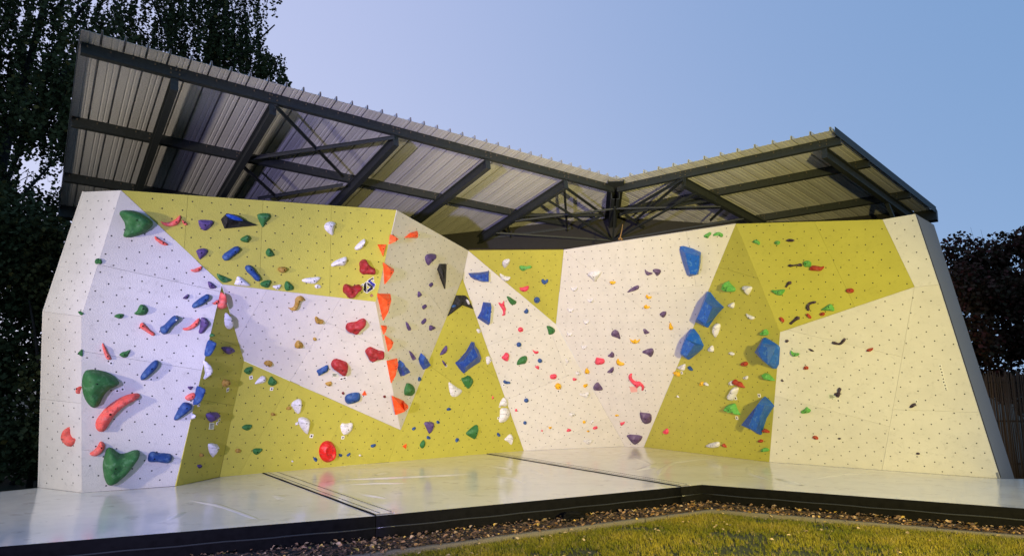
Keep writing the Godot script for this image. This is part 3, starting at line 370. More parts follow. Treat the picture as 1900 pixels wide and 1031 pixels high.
const FOLDS := [[Vector2(-4.048,-8.45), Vector2(-3.631,-8.127), Vector2(-3.272,-7.864), Vector2(-2.858,-7.42), Vector2(-2.422,-6.94)], [Vector2(-2.785,-9.765), Vector2(-2.372,-10.056), Vector2(-1.5,-10.365), Vector2(-0.495,-10.832)], [Vector2(2.188,-10.56), Vector2(2.44,-11.421), Vector2(2.851,-12.439), Vector2(3.484,-13.021), Vector2(4.028,-13.332)], [Vector2(1.977,-11.268), Vector2(2.209,-11.579), Vector2(2.566,-12.439)], [Vector2(3.843,-10.302), Vector2(3.871,-9.937), Vector2(3.903,-9.544)], [Vector2(4.013,-12.08), Vector2(3.626,-10.694), Vector2(3.673,-10.056)], [Vector2(-3.362,-6.968), Vector2(-3.399,-7.263), Vector2(-3.393,-7.485)], [Vector2(-2.496,-9.385), Vector2(-1.835,-9.653), Vector2(-1.101,-9.653)], [Vector2(-0.407,-10.694), Vector2(0,-10.177), Vector2(0.185,-9.709)], [Vector2(4.209,-10.056), Vector2(4.97,-10.694), Vector2(5.696,-10.832)], [Vector2(2.319,-13.773), Vector2(2.334,-12.723), Vector2(2.445,-12.08)]]
const KERB := [Vector2(-5.02,-4.198), Vector2(2.45,-8.811), Vector2(7.721,-5.977)]

const MAT_Y := 0.26
var taken := {}
var M := {}
var rng := RandomNumberGenerator.new()

func _ready() -> void:
	rng.seed = 20240
	# ---------------------------------------------------------------- camera, sky, sun, exposure
	var cam := Camera3D.new()
	cam.name = "camera"
	cam.fov = 44.19
	cam.near = 0.05
	cam.far = 2000.0
	add_child(cam)
	cam.position = Vector3(0, 1.5, 0)
	cam.rotation_degrees = Vector3(9.4, 0, 0)
	cam.current = true
	var we := WorldEnvironment.new()
	we.name = "environment"
	var env := Environment.new()
	env.background_mode = Environment.BG_SKY
	var sky := Sky.new()
	var pano := PanoramaSkyMaterial.new()
	pano.panorama = dusk_sky()
	sky.sky_material = pano
	env.sky = sky
	env.background_energy_multiplier = 1.0
	env.tonemap_mode = Environment.TONE_MAPPER_LINEAR
	env.tonemap_exposure = 1.0
	env.sdfgi_enabled = true
	env.ssao_enabled = true
	env.ssil_enabled = true
	we.environment = env
	add_child(we)
	var sun := DirectionalLight3D.new()
	sun.name = "dusk_sun"
	sun.light_color = Color(1.0, 0.86, 0.74)
	sun.light_energy = 0.04
	sun.light_angular_distance = 12.0
	sun.shadow_enabled = true
	add_child(sun)
	sun.look_at_from_position(Vector3.ZERO, Vector3(0.55, -0.16, 0.75), Vector3.UP)
	make_materials()
	floodlight(Vector3(-4.4, 0, 1.4), 1.5, Vector3(-1.35, 2.3, -11.6), [[Vector3.ZERO, Color(0.765, 0.73, 1.0), 176.0]], 24.0, 1.0, "cool white floodlight on a black tripod left of the viewer")
	floodlight(Vector3(-8.0, 0, -2.4), 2.2, Vector3(-4.3, 2.7, -9.5), [[Vector3.ZERO, Color(1.0, 0.93, 0.84), 36.0]], 29.0, 0.5, "small warm floodlight on a black tripod beside the left end of the mats")
	floodlight(Vector3(3.6, 0, 0.5), 2.0, Vector3(2.15, 1.15, -12.0), [[Vector3.ZERO, Color(1.0, 0.92, 0.56), 190.0]], 32.0, 0.65, "warm floodlight on a black tripod right of the viewer")
	# ---------------------------------------------------------------- structure
	ground()
	climbing_wall()
	canopy()
	mats()
	# ---------------------------------------------------------------- objects
	holds()
	tags()
	trees()
	fence()
	small_things()

# ======================================================================== helpers
func numbered(called: String) -> String:
	var n: int = taken.get(called, 0)
	taken[called] = n + 1
	return called if n == 0 else "%s_%03d" % [called, n]

func thing(called: String, label: String, category: String, at := Transform3D.IDENTITY, group := "") -> Node3D:
	var o := Node3D.new()
	o.name = numbered(called)
	add_child(o)
	o.transform = at
	o.set_meta("label", label)
	o.set_meta("category", category)
	if group != "":
		o.set_meta("group", group)
	return o

func obj(called: String, mesh: Mesh, mat: Material, parent: Node3D = self) -> MeshInstance3D:
	var o := MeshInstance3D.new()
	o.name = numbered(called) if parent == self else called
	o.mesh = mesh
	o.material_override = mat
	parent.add_child(o, true)
	return o

func tag(o: Node3D, label: String, category: String, group := "", kind := "") -> void:
	o.set_meta("label", label)
	o.set_meta("category", category)
	if group != "":
		o.set_meta("group", group)
	if kind != "":
		o.set_meta("kind", kind)

func structure(o: Node3D) -> Node3D:
	o.set_meta("kind", "structure")
	return o

func start(smooth := false) -> SurfaceTool:
	var st := SurfaceTool.new()
	st.begin(Mesh.PRIMITIVE_TRIANGLES)
	st.set_smooth_group(0 if smooth else -1)
	return st

func done(st: SurfaceTool) -> ArrayMesh:
	st.generate_normals()
	return st.commit()

func tri(st: SurfaceTool, a: Vector3, b: Vector3, c: Vector3, out: Vector3) -> void:
	# clockwise seen from the side that out points to
	if (b - a).cross(c - a).dot(out) > 0.0:
		st.add_vertex(a); st.add_vertex(c); st.add_vertex(b)
	else:
		st.add_vertex(a); st.add_vertex(b); st.add_vertex(c)

func quad(st: SurfaceTool, a: Vector3, b: Vector3, c: Vector3, d: Vector3, out: Vector3) -> void:
	tri(st, a, b, c, out)
	tri(st, a, c, d, out)

func box(st: SurfaceTool, t: Transform3D, s: Vector3) -> void:
	var h := s * 0.5
	for ax in 3:
		var b := (ax + 1) % 3
		var c := (ax + 2) % 3
		for sg in [-1.0, 1.0]:
			var p := []
			for k in [[-1, -1], [1, -1], [1, 1], [-1, 1]]:
				var v := Vector3.ZERO
				v[ax] = h[ax] * sg
				v[b] = h[b] * k[0]
				v[c] = h[c] * k[1]
				p.append(t * v)
			var n := Vector3.ZERO
			n[ax] = sg
			quad(st, p[0], p[1], p[2], p[3], t.basis * n)

func beam(st: SurfaceTool, a: Vector3, b: Vector3, up: Vector3, w: float, h: float) -> void:
	# a bar from a to b, w wide and h deep along up
	var z := (b - a).normalized()
	var x := up.cross(z).normalized()
	var y := z.cross(x).normalized()
	box(st, Transform3D(Basis(x, y, z), (a + b) * 0.5), Vector3(w, h, (b - a).length()))

func tube(st: SurfaceTool, pts: Array, radii: Array, sides := 8) -> void:
	var rings := []
	var nx := Vector3.ZERO
	for i in pts.size():
		var d: Vector3 = (pts[mini(i + 1, pts.size() - 1)] - pts[maxi(i - 1, 0)]).normalized()
		if nx == Vector3.ZERO:
			nx = d.cross(Vector3(0.31, 0.2, 0.9)).normalized()
		nx = (nx - d * nx.dot(d)).normalized()
		var ny := d.cross(nx)
		var r := []
		for k in sides:
			var a := TAU * k / sides
			r.append(pts[i] + (nx * cos(a) + ny * sin(a)) * radii[i])
		rings.append(r)
	for i in pts.size() - 1:
		for k in sides:
			var k2 := (k + 1) % sides
			quad(st, rings[i][k], rings[i][k2], rings[i + 1][k2], rings[i + 1][k], (rings[i][k] + rings[i][k2]) * 0.5 - pts[i])
	for e in [0, pts.size() - 1]:
		var od: Vector3 = (pts[e] - pts[1 if e == 0 else e - 1]).normalized()
		for k in range(1, sides - 1):
			tri(st, rings[e][0], rings[e][k], rings[e][k + 1], od)

func mm(a: Array) -> PackedVector2Array:
	var r := PackedVector2Array()
	for i in range(0, a.size(), 2):
		r.append(Vector2(a[i], a[i + 1]) * 0.001)
	return r

func centre(p: PackedVector2Array) -> Vector2:
	var c := Vector2.ZERO
	for v in p:
		c += v
	return c / p.size()

func prism(st: SurfaceTool, poly: PackedVector2Array, z0: float, z1: float, t := Transform3D.IDENTITY) -> void:
	var ids := Geometry2D.triangulate_polygon(poly)
	for i in range(0, ids.size(), 3):
		var a := poly[ids[i]]
		var b := poly[ids[i + 1]]
		var c := poly[ids[i + 2]]
		tri(st, t * Vector3(a.x, a.y, z1), t * Vector3(b.x, b.y, z1), t * Vector3(c.x, c.y, z1), t.basis.z)
		tri(st, t * Vector3(a.x, a.y, z0), t * Vector3(b.x, b.y, z0), t * Vector3(c.x, c.y, z0), -t.basis.z)
	var ccw := not Geometry2D.is_polygon_clockwise(poly)
	for i in poly.size():
		var a := poly[i]
		var b := poly[(i + 1) % poly.size()]
		var o := (b - a).orthogonal() * (1.0 if ccw else -1.0)
		if o.length() < 1e-6:
			continue
		# orthogonal() turns counter-clockwise in a y-up frame; flip it to point outwards
		var out := Vector3((b - a).y, -(b - a).x, 0) * (1.0 if ccw else -1.0)
		quad(st, t * Vector3(a.x, a.y, z0), t * Vector3(b.x, b.y, z0), t * Vector3(b.x, b.y, z1), t * Vector3(a.x, a.y, z1), t.basis * out)

func frame(f: String) -> Transform3D:
	var d: Dictionary = FACETS[f]
	var n: Vector3 = d.x.cross(d.y)
	return Transform3D(Basis(d.x, d.y, n).orthonormalized(), d.o)

# ======================================================================== materials
func speckle(sd: int, size: int, freq: float, lo: float, hi: float, octaves := 3) -> ImageTexture:
	var n := FastNoiseLite.new()
	n.seed = sd
	n.frequency = freq
	n.fractal_octaves = octaves
	var img := n.get_seamless_image(size, size)
	img.convert(Image.FORMAT_L8)
	var out := Image.create(size, size, true, Image.FORMAT_RGB8)
	var d := img.get_data()
	var b := PackedByteArray()
	b.resize(size * size * 3)
	for i in size * size:
		var v := int(clampf(lerpf(lo, hi, d[i] / 255.0), 0, 1) * 255.0)
		b[i * 3] = v
		b[i * 3 + 1] = v
		b[i * 3 + 2] = v
	out = Image.create_from_data(size, size, false, Image.FORMAT_RGB8, b)
	out.generate_mipmaps()
	return ImageTexture.create_from_image(out)

func bumps(sd: int, size: int, freq: float, strength: float, octaves := 3) -> ImageTexture:
	var n := FastNoiseLite.new()
	n.seed = sd
	n.frequency = freq
	n.fractal_octaves = octaves
	var img := n.get_seamless_image(size, size)
	img.convert(Image.FORMAT_RGBA8)
	img.bump_map_to_normal_map(strength)
	img.generate_mipmaps()
	return ImageTexture.create_from_image(img)

func paint_texture(sd: int, dark: float) -> ImageTexture:
	# painted plywood: fine sand grain, faint broad patches, a few rubber scuffs and chalk smears
	var size := 1024
	var g := FastNoiseLite.new()
	g.seed = sd
	g.frequency = 0.35
	var p := FastNoiseLite.new()
	p.seed = sd + 1
	p.frequency = 0.006
	p.fractal_octaves = 4
	var s := FastNoiseLite.new()
	s.seed = sd + 2
	s.frequency = 0.028
	s.fractal_octaves = 4
	s.domain_warp_enabled = true
	s.domain_warp_amplitude = 40.0
	var gi := g.get_seamless_image(size, size).get_data()
	var pi_ := p.get_seamless_image(size, size).get_data()
	var si := s.get_seamless_image(size, size).get_data()
	var b := PackedByteArray()
	b.resize(size * size * 3)
	for i in size * size:
		var v := 0.94 + (gi[i] / 255.0 - 0.5) * 0.10 + (pi_[i] / 255.0 - 0.5) * 0.06
		var sc := clampf((si[i] / 255.0 - 0.72) * 6.0, 0, 1) * (gi[i] / 255.0)
		v = v * (1.0 - dark * sc)
		b[i * 3] = int(clampf(v, 0, 1) * 255.0)
		b[i * 3 + 1] = int(clampf(v * 0.995, 0, 1) * 255.0)
		b[i * 3 + 2] = int(clampf(v * 0.985, 0, 1) * 255.0)
	var img := Image.create_from_data(size, size, false, Image.FORMAT_RGB8, b)
	img.generate_mipmaps()
	return ImageTexture.create_from_image(img)

func mat_texture() -> ImageTexture:
	# pale vinyl: long drag streaks, shoe smudges and small specks of dirt
	var size := 1024
	var n1 := FastNoiseLite.new()
	n1.seed = 151
	n1.frequency = 0.05
	n1.fractal_octaves = 4
	var n2 := FastNoiseLite.new()
	n2.seed = 152
	n2.frequency = 0.012
	n2.fractal_octaves = 5
	n2.domain_warp_enabled = true
	n2.domain_warp_amplitude = 60.0
	var n3 := FastNoiseLite.new()
	n3.seed = 153
	n3.frequency = 0.16
	var a := n1.get_seamless_image(size, size).get_data()
	var b := n2.get_seamless_image(size, size).get_data()
	var c := n3.get_seamless_image(size, size).get_data()
	var d := PackedByteArray()
	d.resize(size * size * 3)
	for y in size:
		for x in size:
			var i := y * size + x
			var streak := a[((y * 5) % size) * size + (x / 3 + y) % size] / 255.0
			var v := 0.955 + (b[i] / 255.0 - 0.5) * 0.06
			v -= clampf((streak - 0.66) * 0.5, 0, 0.06) * clampf(b[i] / 255.0 * 2.0 - 0.7, 0, 1)
			v -= clampf((c[i] / 255.0 - 0.93) * 8.0, 0, 1) * 0.25
			v -= clampf((b[i] / 255.0 - 0.72) * 0.8, 0, 0.09)
			d[i * 3] = int(clampf(v, 0, 1) * 255.0)
			d[i * 3 + 1] = int(clampf(v * 0.993, 0, 1) * 255.0)
			d[i * 3 + 2] = int(clampf(v * 0.975, 0, 1) * 255.0)
	var img := Image.create_from_data(size, size, false, Image.FORMAT_RGB8, d)
	img.generate_mipmaps()
	return ImageTexture.create_from_image(img)

func hold_texture(col: Color, sd: int) -> ImageTexture:
	# cast resin: sandy grain, chalk dust left by hands, dark rubber from shoes
	var size := 256
	var n1 := FastNoiseLite.new()
	n1.seed = sd
	n1.frequency = 0.30
	var n2 := FastNoiseLite.new()
	n2.seed = sd + 50
	n2.frequency = 0.018
	n2.fractal_octaves = 4
	var n3 := FastNoiseLite.new()
	n3.seed = sd + 90
	n3.frequency = 0.03
	n3.fractal_octaves = 3
	var a := n1.get_seamless_image(size, size).get_data()
	var b := n2.get_seamless_image(size, size).get_data()
	var c := n3.get_seamless_image(size, size).get_data()
	var img := Image.create(size, size, false, Image.FORMAT_RGB8)
	for i in size * size:
		var g := a[i] / 255.0
		var k := col * (0.80 + 0.36 * g)
		k = k.lerp(Color(0.80, 0.79, 0.78), clampf((b[i] / 255.0 - 0.60) * 2.0, 0, 0.32) * (0.5 + 0.7 * g))
		k = k.lerp(Color(0.06, 0.055, 0.055), clampf((c[i] / 255.0 - 0.66) * 2.4, 0, 0.42) * (1.1 - 0.6 * g))
		img.set_pixel(i % size, i / size, k.clamp())
	img.generate_mipmaps()
	return ImageTexture.create_from_image(img)

func mat(called: String, col: Color, rough: float, tex: Texture2D = null, scale := 1.0, nrm: Texture2D = null, depth := 0.5, world := true) -> StandardMaterial3D:
	var m := StandardMaterial3D.new()
	m.albedo_color = col
	m.roughness = rough
	if tex or nrm:
		m.uv1_triplanar = true
		m.uv1_world_triplanar = world
		m.uv1_scale = Vector3.ONE * scale
	if tex:
		m.albedo_texture = tex
	if nrm:
		m.normal_enabled = true
		m.normal_texture = nrm
		m.normal_scale = depth
	M[called] = m
	return m

func make_materials() -> void:
	var paint := paint_texture(3, 0.35)
	var paint2 := paint_texture(31, 0.30)
	var sand := bumps(5, 512, 0.30, 3.0, 2)
	mat("white", Color(0.86, 0.845, 0.83), 0.62, paint, 0.45, sand, 0.35)
	mat("white_b", Color(0.85, 0.835, 0.82), 0.62, paint2, 0.45, sand, 0.35)
	mat("lime", Color(0.74, 0.715, 0.285), 0.62, paint2, 0.45, sand, 0.35)
	mat("lime_b", Color(0.73, 0.705, 0.28), 0.62, paint, 0.45, sand, 0.35)
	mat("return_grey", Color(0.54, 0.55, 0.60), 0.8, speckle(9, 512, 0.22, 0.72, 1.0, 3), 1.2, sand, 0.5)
	mat("timber", Color(0.20, 0.16, 0.12), 0.85)
	mat("hole", Color(0.035, 0.033, 0.03), 0.6)
	var gritn := bumps(22, 512, 0.22, 4.0, 3)
	var cols := {"green": Color(0.17, 0.42, 0.19), "limegreen": Color(0.36, 0.66, 0.29), "coral": Color(0.93, 0.36, 0.31), "blue": Color(0.065, 0.25, 0.50), "blue2": Color(0.06, 0.25, 0.63), "blue3": Color(0.06, 0.35, 0.73), "slate": Color(0.17, 0.31, 0.55), "purple": Color(0.33, 0.25, 0.46), "purple2": Color(0.34, 0.25, 0.40), "plum": Color(0.21, 0.14, 0.21), "holdwhite": Color(0.87, 0.86, 0.86), "yellow": Color(0.64, 0.49, 0.16), "sun": Color(0.90, 0.68, 0.07), "red": Color(0.62, 0.085, 0.11), "red2": Color(0.80, 0.05, 0.05), "darkred": Color(0.38, 0.03, 0.08), "orange": Color(1.0, 0.33, 0.10), "pink": Color(0.90, 0.25, 0.35), "rust": Color(0.64, 0.19, 0.075), "black": Color(0.055, 0.055, 0.065)}
	for k in cols:
		var glossy: bool = k in ["blue2", "blue3", "orange", "red2"]
		mat("h_" + k, Color.WHITE, 0.42 if glossy else 0.68, hold_texture(cols[k], 700 + cols.keys().find(k)), 2.2, gritn, 0.25 if glossy else 0.7, false)
	M["h_lime"] = M["h_limegreen"]
	M["h_white"] = M["h_holdwhite"]
	mat("bolt", Color(0.10, 0.10, 0.11), 0.35).metallic = 0.8
	mat("tag", Color(0.86, 0.85, 0.84), 0.5)
	mat("tag_ink", Color(0.08, 0.03, 0.04), 0.6)
	mat("plate_pale", Color(0.80, 0.82, 0.76), 0.5)
	mat("plate_rose", Color(0.86, 0.62, 0.60), 0.5)
	mat("ink_blue", Color(0.05, 0.09, 0.55), 0.5)
	mat("sign_red", Color(0.50, 0.04, 0.08), 0.5)
	var st := mat("steel", Color(0.21, 0.23, 0.23), 0.55, speckle(41, 512, 0.05, 0.75, 1.1, 4), 0.9, bumps(42, 512, 0.1, 1.0), 0.2)
	st.metallic = 0.2
	var sh := mat("sheet", Color(0.87, 0.87, 0.865), 0.6, speckle(43, 512, 0.12, 0.78, 1.04, 5), 0.8, bumps(44, 512, 0.28, 2.0), 0.35)
	sh.metallic = 0.1
	mat("sheet_b", Color(0.85, 0.85, 0.845), 0.6, speckle(45, 512, 0.09, 0.76, 1.04, 5), 0.8, sh.normal_texture, 0.35).metallic = 0.1
	mat("shade_black", Color(0.055, 0.055, 0.065), 0.7, speckle(46, 256, 0.05, 0.7, 1.1, 3), 0.7)  # near-black colour that puts in the shade below the roof
	var cov := mat("cover", Color(0.93, 0.91, 0.875), 0.24, mat_texture(), 0.22, bumps(52, 1024, 0.004, 2.5, 2), 0.14)
	cov.roughness_texture = speckle(53, 1024, 0.012, 0.75, 1.3, 4)
	cov.roughness = 0.15
	mat("flap", Color(0.80, 0.785, 0.76), 0.4, cov.albedo_texture, 0.5)
	mat("skirt", Color(0.06, 0.058, 0.056), 0.7, speckle(54, 512, 0.03, 0.7, 1.2, 4), 0.8, bumps(55, 512, 0.010, 3.0, 2), 0.25).metallic_specular = 0.15
	mat("piping", Color(0.16, 0.16, 0.15), 0.3)
	mat("thread", Color(0.06, 0.055, 0.05), 0.8)
	mat("soil", Color(0.13, 0.10, 0.07), 0.95, speckle(61, 512, 0.06, 0.5, 1.2, 4), 1.0)
	mat("turf", Color(0.16, 0.19, 0.06), 0.95, speckle(62, 512, 0.05, 0.55, 1.2, 4), 0.7)
	mat("stone", Color(0.42, 0.39, 0.34), 0.9, speckle(63, 512, 0.1, 0.65, 1.1, 4), 1.3, bumps(64, 512, 0.15, 4.0), 0.8)
	mat("bark", Color(0.24, 0.22, 0.20), 0.9, speckle(71, 512, 0.03, 0.25, 1.15, 4), 0.8, bumps(72, 512, 0.05, 6.0), 0.8)
	mat("bark_dark", Color(0.16, 0.13, 0.11), 0.9, speckle(73, 512, 0.04, 0.5, 1.2, 4), 1.0)
	mat("lamp_black", Color(0.05, 0.05, 0.055), 0.5)
	var lf := mat("leaf", Color.WHITE, 0.7)
	lf.vertex_color_use_as_albedo = true
	lf.metallic_specular = 0.2
	lf.cull_mode = BaseMaterial3D.CULL_DISABLED
	lf.backlight_enabled = true
	lf.backlight = Color(0.10, 0.11, 0.05)
	var dry := mat("dry", Color.WHITE, 0.8)
	dry.vertex_color_use_as_albedo = true
	dry.cull_mode = BaseMaterial3D.CULL_DISABLED

func dusk_sky() -> ImageTexture:
	# clear air after sunset: blue overhead, paler towards the horizon, palest where the sun went down (ahead, to the left)
	var w := 512
	var h := 256
	var img := Image.create(w, h, false, Image.FORMAT_RGBF)
	for y in h:
		var el := (0.5 - (y + 0.5) / h) * 180.0
		for x in w:
			var az := wrapf((x + 0.5) / w * 360.0, -180.0, 180.0)
			var d := absf(wrapf(az + 38.0, -180.0, 180.0))
			var g := exp(-pow(d / 52.0, 2.0))
			var e := exp(-maxf(el, 0.0) / 17.0)
			var c := Vector3(0.150, 0.305, 0.585) + Vector3(0.31, 0.22, 0.24) * g + Vector3(0.10, 0.13, 0.12) * e + Vector3(0.34, 0.24, 0.12) * g * e
			if el < 0.0:
				c = c.lerp(Vector3(0.07, 0.075, 0.07), clampf(-el / 4.0, 0, 1))
			img.set_pixel(x, y, Color(c.x, c.y, c.z))
	return ImageTexture.create_from_image(img)

# ======================================================================== floodlights
func floodlight(at: Vector3, high: float, target: Vector3, heads: Array, cone: float, soft: float, label: String) -> void:
	var o := thing("floodlight", label, "floodlight", Transform3D(Basis.IDENTITY, at), "floodlights facing the wall")
	var pole := start(true)
	tube(pole, [Vector3(0, 0.35, 0), Vector3(0, high - 0.12, 0)], [0.025, 0.02], 10)
	obj("pole", done(pole), M.lamp_black, o)
	for k in 3:
		var a := TAU * k / 3.0 + 0.4
		var lg := start(true)
		tube(lg, [Vector3(0, 0.9, 0), Vector3(cos(a) * 0.6, 0.012, sin(a) * 0.6)], [0.014, 0.012], 8)
		obj("leg", done(lg), M.lamp_black, o)
	var wide := 0.1
	for hd in heads:
		wide = maxf(wide, absf(hd[0].x) + 0.05)
	var bar := start()
	box(bar, Transform3D(Basis.IDENTITY, Vector3(0, high - 0.12, 0)), Vector3(wide * 2.0, 0.04, 0.04))
	obj("crossbar", done(bar), M.lamp_black, o)
	for hd in heads:
		var p: Vector3 = hd[0] + Vector3(0, high + 0.06, 0)
		var to: Vector3 = (target - at - p).normalized()
		var bs := Basis.looking_at(to, Vector3.UP)
		var head := start()
		box(head, Transform3D(bs, p), Vector3(0.36, 0.28, 0.07))
		for k in 7:
			box(head, Transform3D(bs, p + bs * Vector3(-0.15 + k * 0.05, 0, 0.06)), Vector3(0.012, 0.24, 0.055))
		var hn := obj("lamp_head", done(head), M.lamp_black, o)
		var yk := start()
		box(yk, Transform3D(bs, p + bs * Vector3(-0.195, -0.05, 0)), Vector3(0.02, 0.2, 0.03))
		box(yk, Transform3D(bs, p + bs * Vector3(0.195, -0.05, 0)), Vector3(0.02, 0.2, 0.03))
		box(yk, Transform3D(bs, p + bs * Vector3(0, -0.16, 0)), Vector3(0.41, 0.02, 0.03))
		obj("yoke", done(yk), M.lamp_black, o)
		var gl := start()
		box(gl, Transform3D(bs, p + bs * Vector3(0, 0, -0.04)), Vector3(0.30, 0.22, 0.008))
		var gm := StandardMaterial3D.new()
		gm.albedo_color = Color(0.9, 0.9, 0.9)
		gm.emission_enabled = true
		gm.emission = hd[1]
		gm.emission_energy_multiplier = 6.0
		obj("lamp_glass", done(gl), gm, hn)
		var l := SpotLight3D.new()
		l.name = "lamp_light"
		l.light_color = hd[1]
		l.light_energy = hd[2]
		l.light_size = 0.16
		l.spot_angle = cone
		l.spot_angle_attenuation = soft
		l.spot_range = 60.0
		l.spot_attenuation = 2.0
		l.shadow_enabled = true
		o.add_child(l, true)
		l.transform = Transform3D(bs, p + to * 0.07)

# ======================================================================== ground
func kerb_z(x: float) -> float:
	var k := KERB
	if x < k[1].x:
		return lerpf(k[0].y, k[1].y, (x - k[0].x) / (k[1].x - k[0].x))
	return lerpf(k[1].y, k[2].y, (x - k[1].x) / (k[2].x - k[1].x))

func front_z(x: float) -> float:
	var a := [PADS[0][0], PADS[0][1], PADS[1][1], PADS[2][1], PADS[2][2]]
	for i in 4:
		if x <= a[i + 1].x or i == 3:
			return lerpf(a[i].y, a[i + 1].y, (x - a[i].x) / (a[i + 1].x - a[i].x))
	return 0.0

func ground() -> void:
	var g := start()
	var n := 24
	for i in n:
		for j in n:
			var x0 := -300.0 + 600.0 * i / n
			var z0 := -300.0 + 600.0 * j / n
			var s := 600.0 / n
			quad(g, Vector3(x0, 0, z0), Vector3(x0 + s, 0, z0), Vector3(x0 + s, 0, z0 + s), Vector3(x0, 0, z0 + s), Vector3.UP)
	structure(obj("ground", done(g), M.turf))
	# mulch bed between the kerb and the mats
	var b := start(true)
	var steps := 90
	for i in steps:
		var xa := lerpf(-6.5, 7.4, float(i) / steps)
		var xb := lerpf(-6.5, 7.4, float(i + 1) / steps)
		for j in 4:
			var q := []
			for c in [[xa, j], [xb, j], [xb, j + 1], [xa, j + 1]]:
				var z := lerpf(kerb_z(c[0]) - 0.03, front_z(c[0]) - 0.25, c[1] / 4.0)
				q.append(Vector3(c[0], 0.012 + 0.012 * sin(c[0] * 9.0 + c[1] * 2.1) + 0.012 * [0.0, 1.0, 1.2, 1.6, 0.6][c[1]], z))
			quad(b, q[0], q[1], q[2], q[3], Vector3.UP)
	structure(obj("mulch_bed", done(b), M.soil))
	kerb()
	grass()
	litter()

func kerb() -> void:
	var o := thing("edging_kerb", "low weathered stone edging between the lawn and the bark mulch bed", "edging")
	for s in 2:
		var a: Vector2 = KERB[s]
		var b: Vector2 = KERB[s + 1]
		var d := (b - a).normalized()
		var n := int((b - a).length() / 1.0)
		for i in n:
			var p := a + d * ((b - a).length() * (i + 0.5) / n)
			var st := start()
			var tw := rng.randf_range(-0.012, 0.012)
			var bs := Basis(Vector3.UP, -d.angle() + tw)
			stone(st, Transform3D(bs, Vector3(p.x, 0.012 + rng.randf_range(-0.006, 0.006), p.y)), Vector3((b - a).length() / n - 0.008, 0.09, 0.065))
			obj("edging_stone", done(st), M.stone, o)

func stone(st: SurfaceTool, t: Transform3D, s: Vector3) -> void:
	# a kerb stone with chamfered top edges
	var c := 0.01
	var pr := [Vector2(-s.z / 2, -s.y / 2), Vector2(s.z / 2, -s.y / 2), Vector2(s.z / 2, s.y / 2 - c), Vector2(s.z / 2 - c, s.y / 2), Vector2(-s.z / 2 + c, s.y / 2), Vector2(-s.z / 2, s.y / 2 - c)]
	prism(st, PackedVector2Array(pr), -s.x / 2, s.x / 2, t * Transform3D(Basis(Vector3(0, 0, 1), Vector3(0, 1, 0), Vector3(-1, 0, 0)), Vector3.ZERO))

func scatter(called: String, mesh: Mesh, m: Material, spots: Array, label: String, category: String, parent: Node3D = self) -> MultiMeshInstance3D:
	var q := MultiMesh.new()
	q.transform_format = MultiMesh.TRANSFORM_3D
	q.use_colors = true
	q.mesh = mesh
	q.instance_count = spots.size()
	for i in spots.size():
		q.set_instance_transform(i, spots[i][0])
		q.set_instance_color(i, spots[i][1])
	var o := MultiMeshInstance3D.new()
	o.name = numbered(called) if parent == self else called
	o.multimesh = q
	o.material_override = m
	parent.add_child(o, true)
	if parent == self:
		tag(o, label, category, "", "stuff")
	else:
		o.set_meta("kind", "stuff")
	return o

func grass() -> void:
	var st := start()
	for k in 7:
		var a := rng.randf() * TAU
		var p := Vector3(cos(a), 0, sin(a)) * rng.randf_range(0.0, 0.014)
		var lean := Vector3(cos(a + 0.6), 0, sin(a + 0.6)) * rng.randf_range(0.006, 0.030)
		var h := rng.randf_range(0.022, 0.045)
		var side := lean.cross(Vector3.UP).normalized() * 0.0017
		var mid := p + lean * 0.35 + Vector3(0, h * 0.6, 0)
		var tip := p + lean + Vector3(0, h, 0)
		quad(st, p - side, p + side, mid + side * 0.8, mid - side * 0.8, lean)
		tri(st, mid - side * 0.8, mid + side * 0.8, tip, lean)
	var blade := done(st)
	var patch := FastNoiseLite.new()
	patch.seed = 77
	patch.frequency = 0.9
	var spots := []
	var tries := 90000
	for i in tries:
		var x := rng.randf_range(-4.5, 7.6)
		var far := kerb_z(x) + 0.03
		var z := rng.randf_range(far, far + 3.4)
		if z - far > 0.9 and rng.randf() < 0.25 + 0.2 * (z - far):
			continue
		var v := patch.get_noise_2d(x, z)
		if v < -0.28 and rng.randf() < 0.75:
			continue
		var s := rng.randf_range(0.65, 1.25) * (1.0 + 0.35 * v)
		var c := Color(0.105, 0.118, 0.011).lerp(Color(0.30, 0.235, 0.034), clampf(0.32 + v * 0.9 + rng.randf_range(-0.25, 0.25), 0, 1))
		if rng.randf() < 0.07:
			c = Color(0.26, 0.20, 0.09)
		spots.append([Transform3D(Basis(Vector3.UP, rng.randf() * TAU).scaled(Vector3.ONE * s), Vector3(x, -0.002, z)), c])
	scatter("grass", blade, M.leaf, spots, "short green and yellowish lawn grass in front of the kerb", "grass")

func leaf_mesh(w: float, bend: float) -> ArrayMesh:
	var st := start()
	var pts := [Vector3(0, 0, -0.5), Vector3(w * 0.42, bend, -0.12), Vector3(w * 0.30, bend * 1.2, 0.2), Vector3(0, bend * 0.3, 0.5), Vector3(-w * 0.34, bend * 0.8, 0.18), Vector3(-w * 0.42, bend * 0.9, -0.14)]
	var c := Vector3(0, 0, 0.02)
	for i in 6:
		tri(st, c, pts[i], pts[(i + 1) % 6], Vector3.UP)
	return done(st)

func dry_colour() -> Color:
	var t := rng.randf()
	if t < 0.26:
		return Color(0.27, 0.17, 0.085).lerp(Color(0.40, 0.27, 0.15), rng.randf())
	if t < 0.56:
		return Color(0.24, 0.12, 0.045).lerp(Color(0.36, 0.20, 0.08), rng.randf())
	if t < 0.63:
		return Color(0.46, 0.29, 0.06)
	return Color(0.12, 0.065, 0.028).lerp(Color(0.20, 0.11, 0.05), rng.randf())

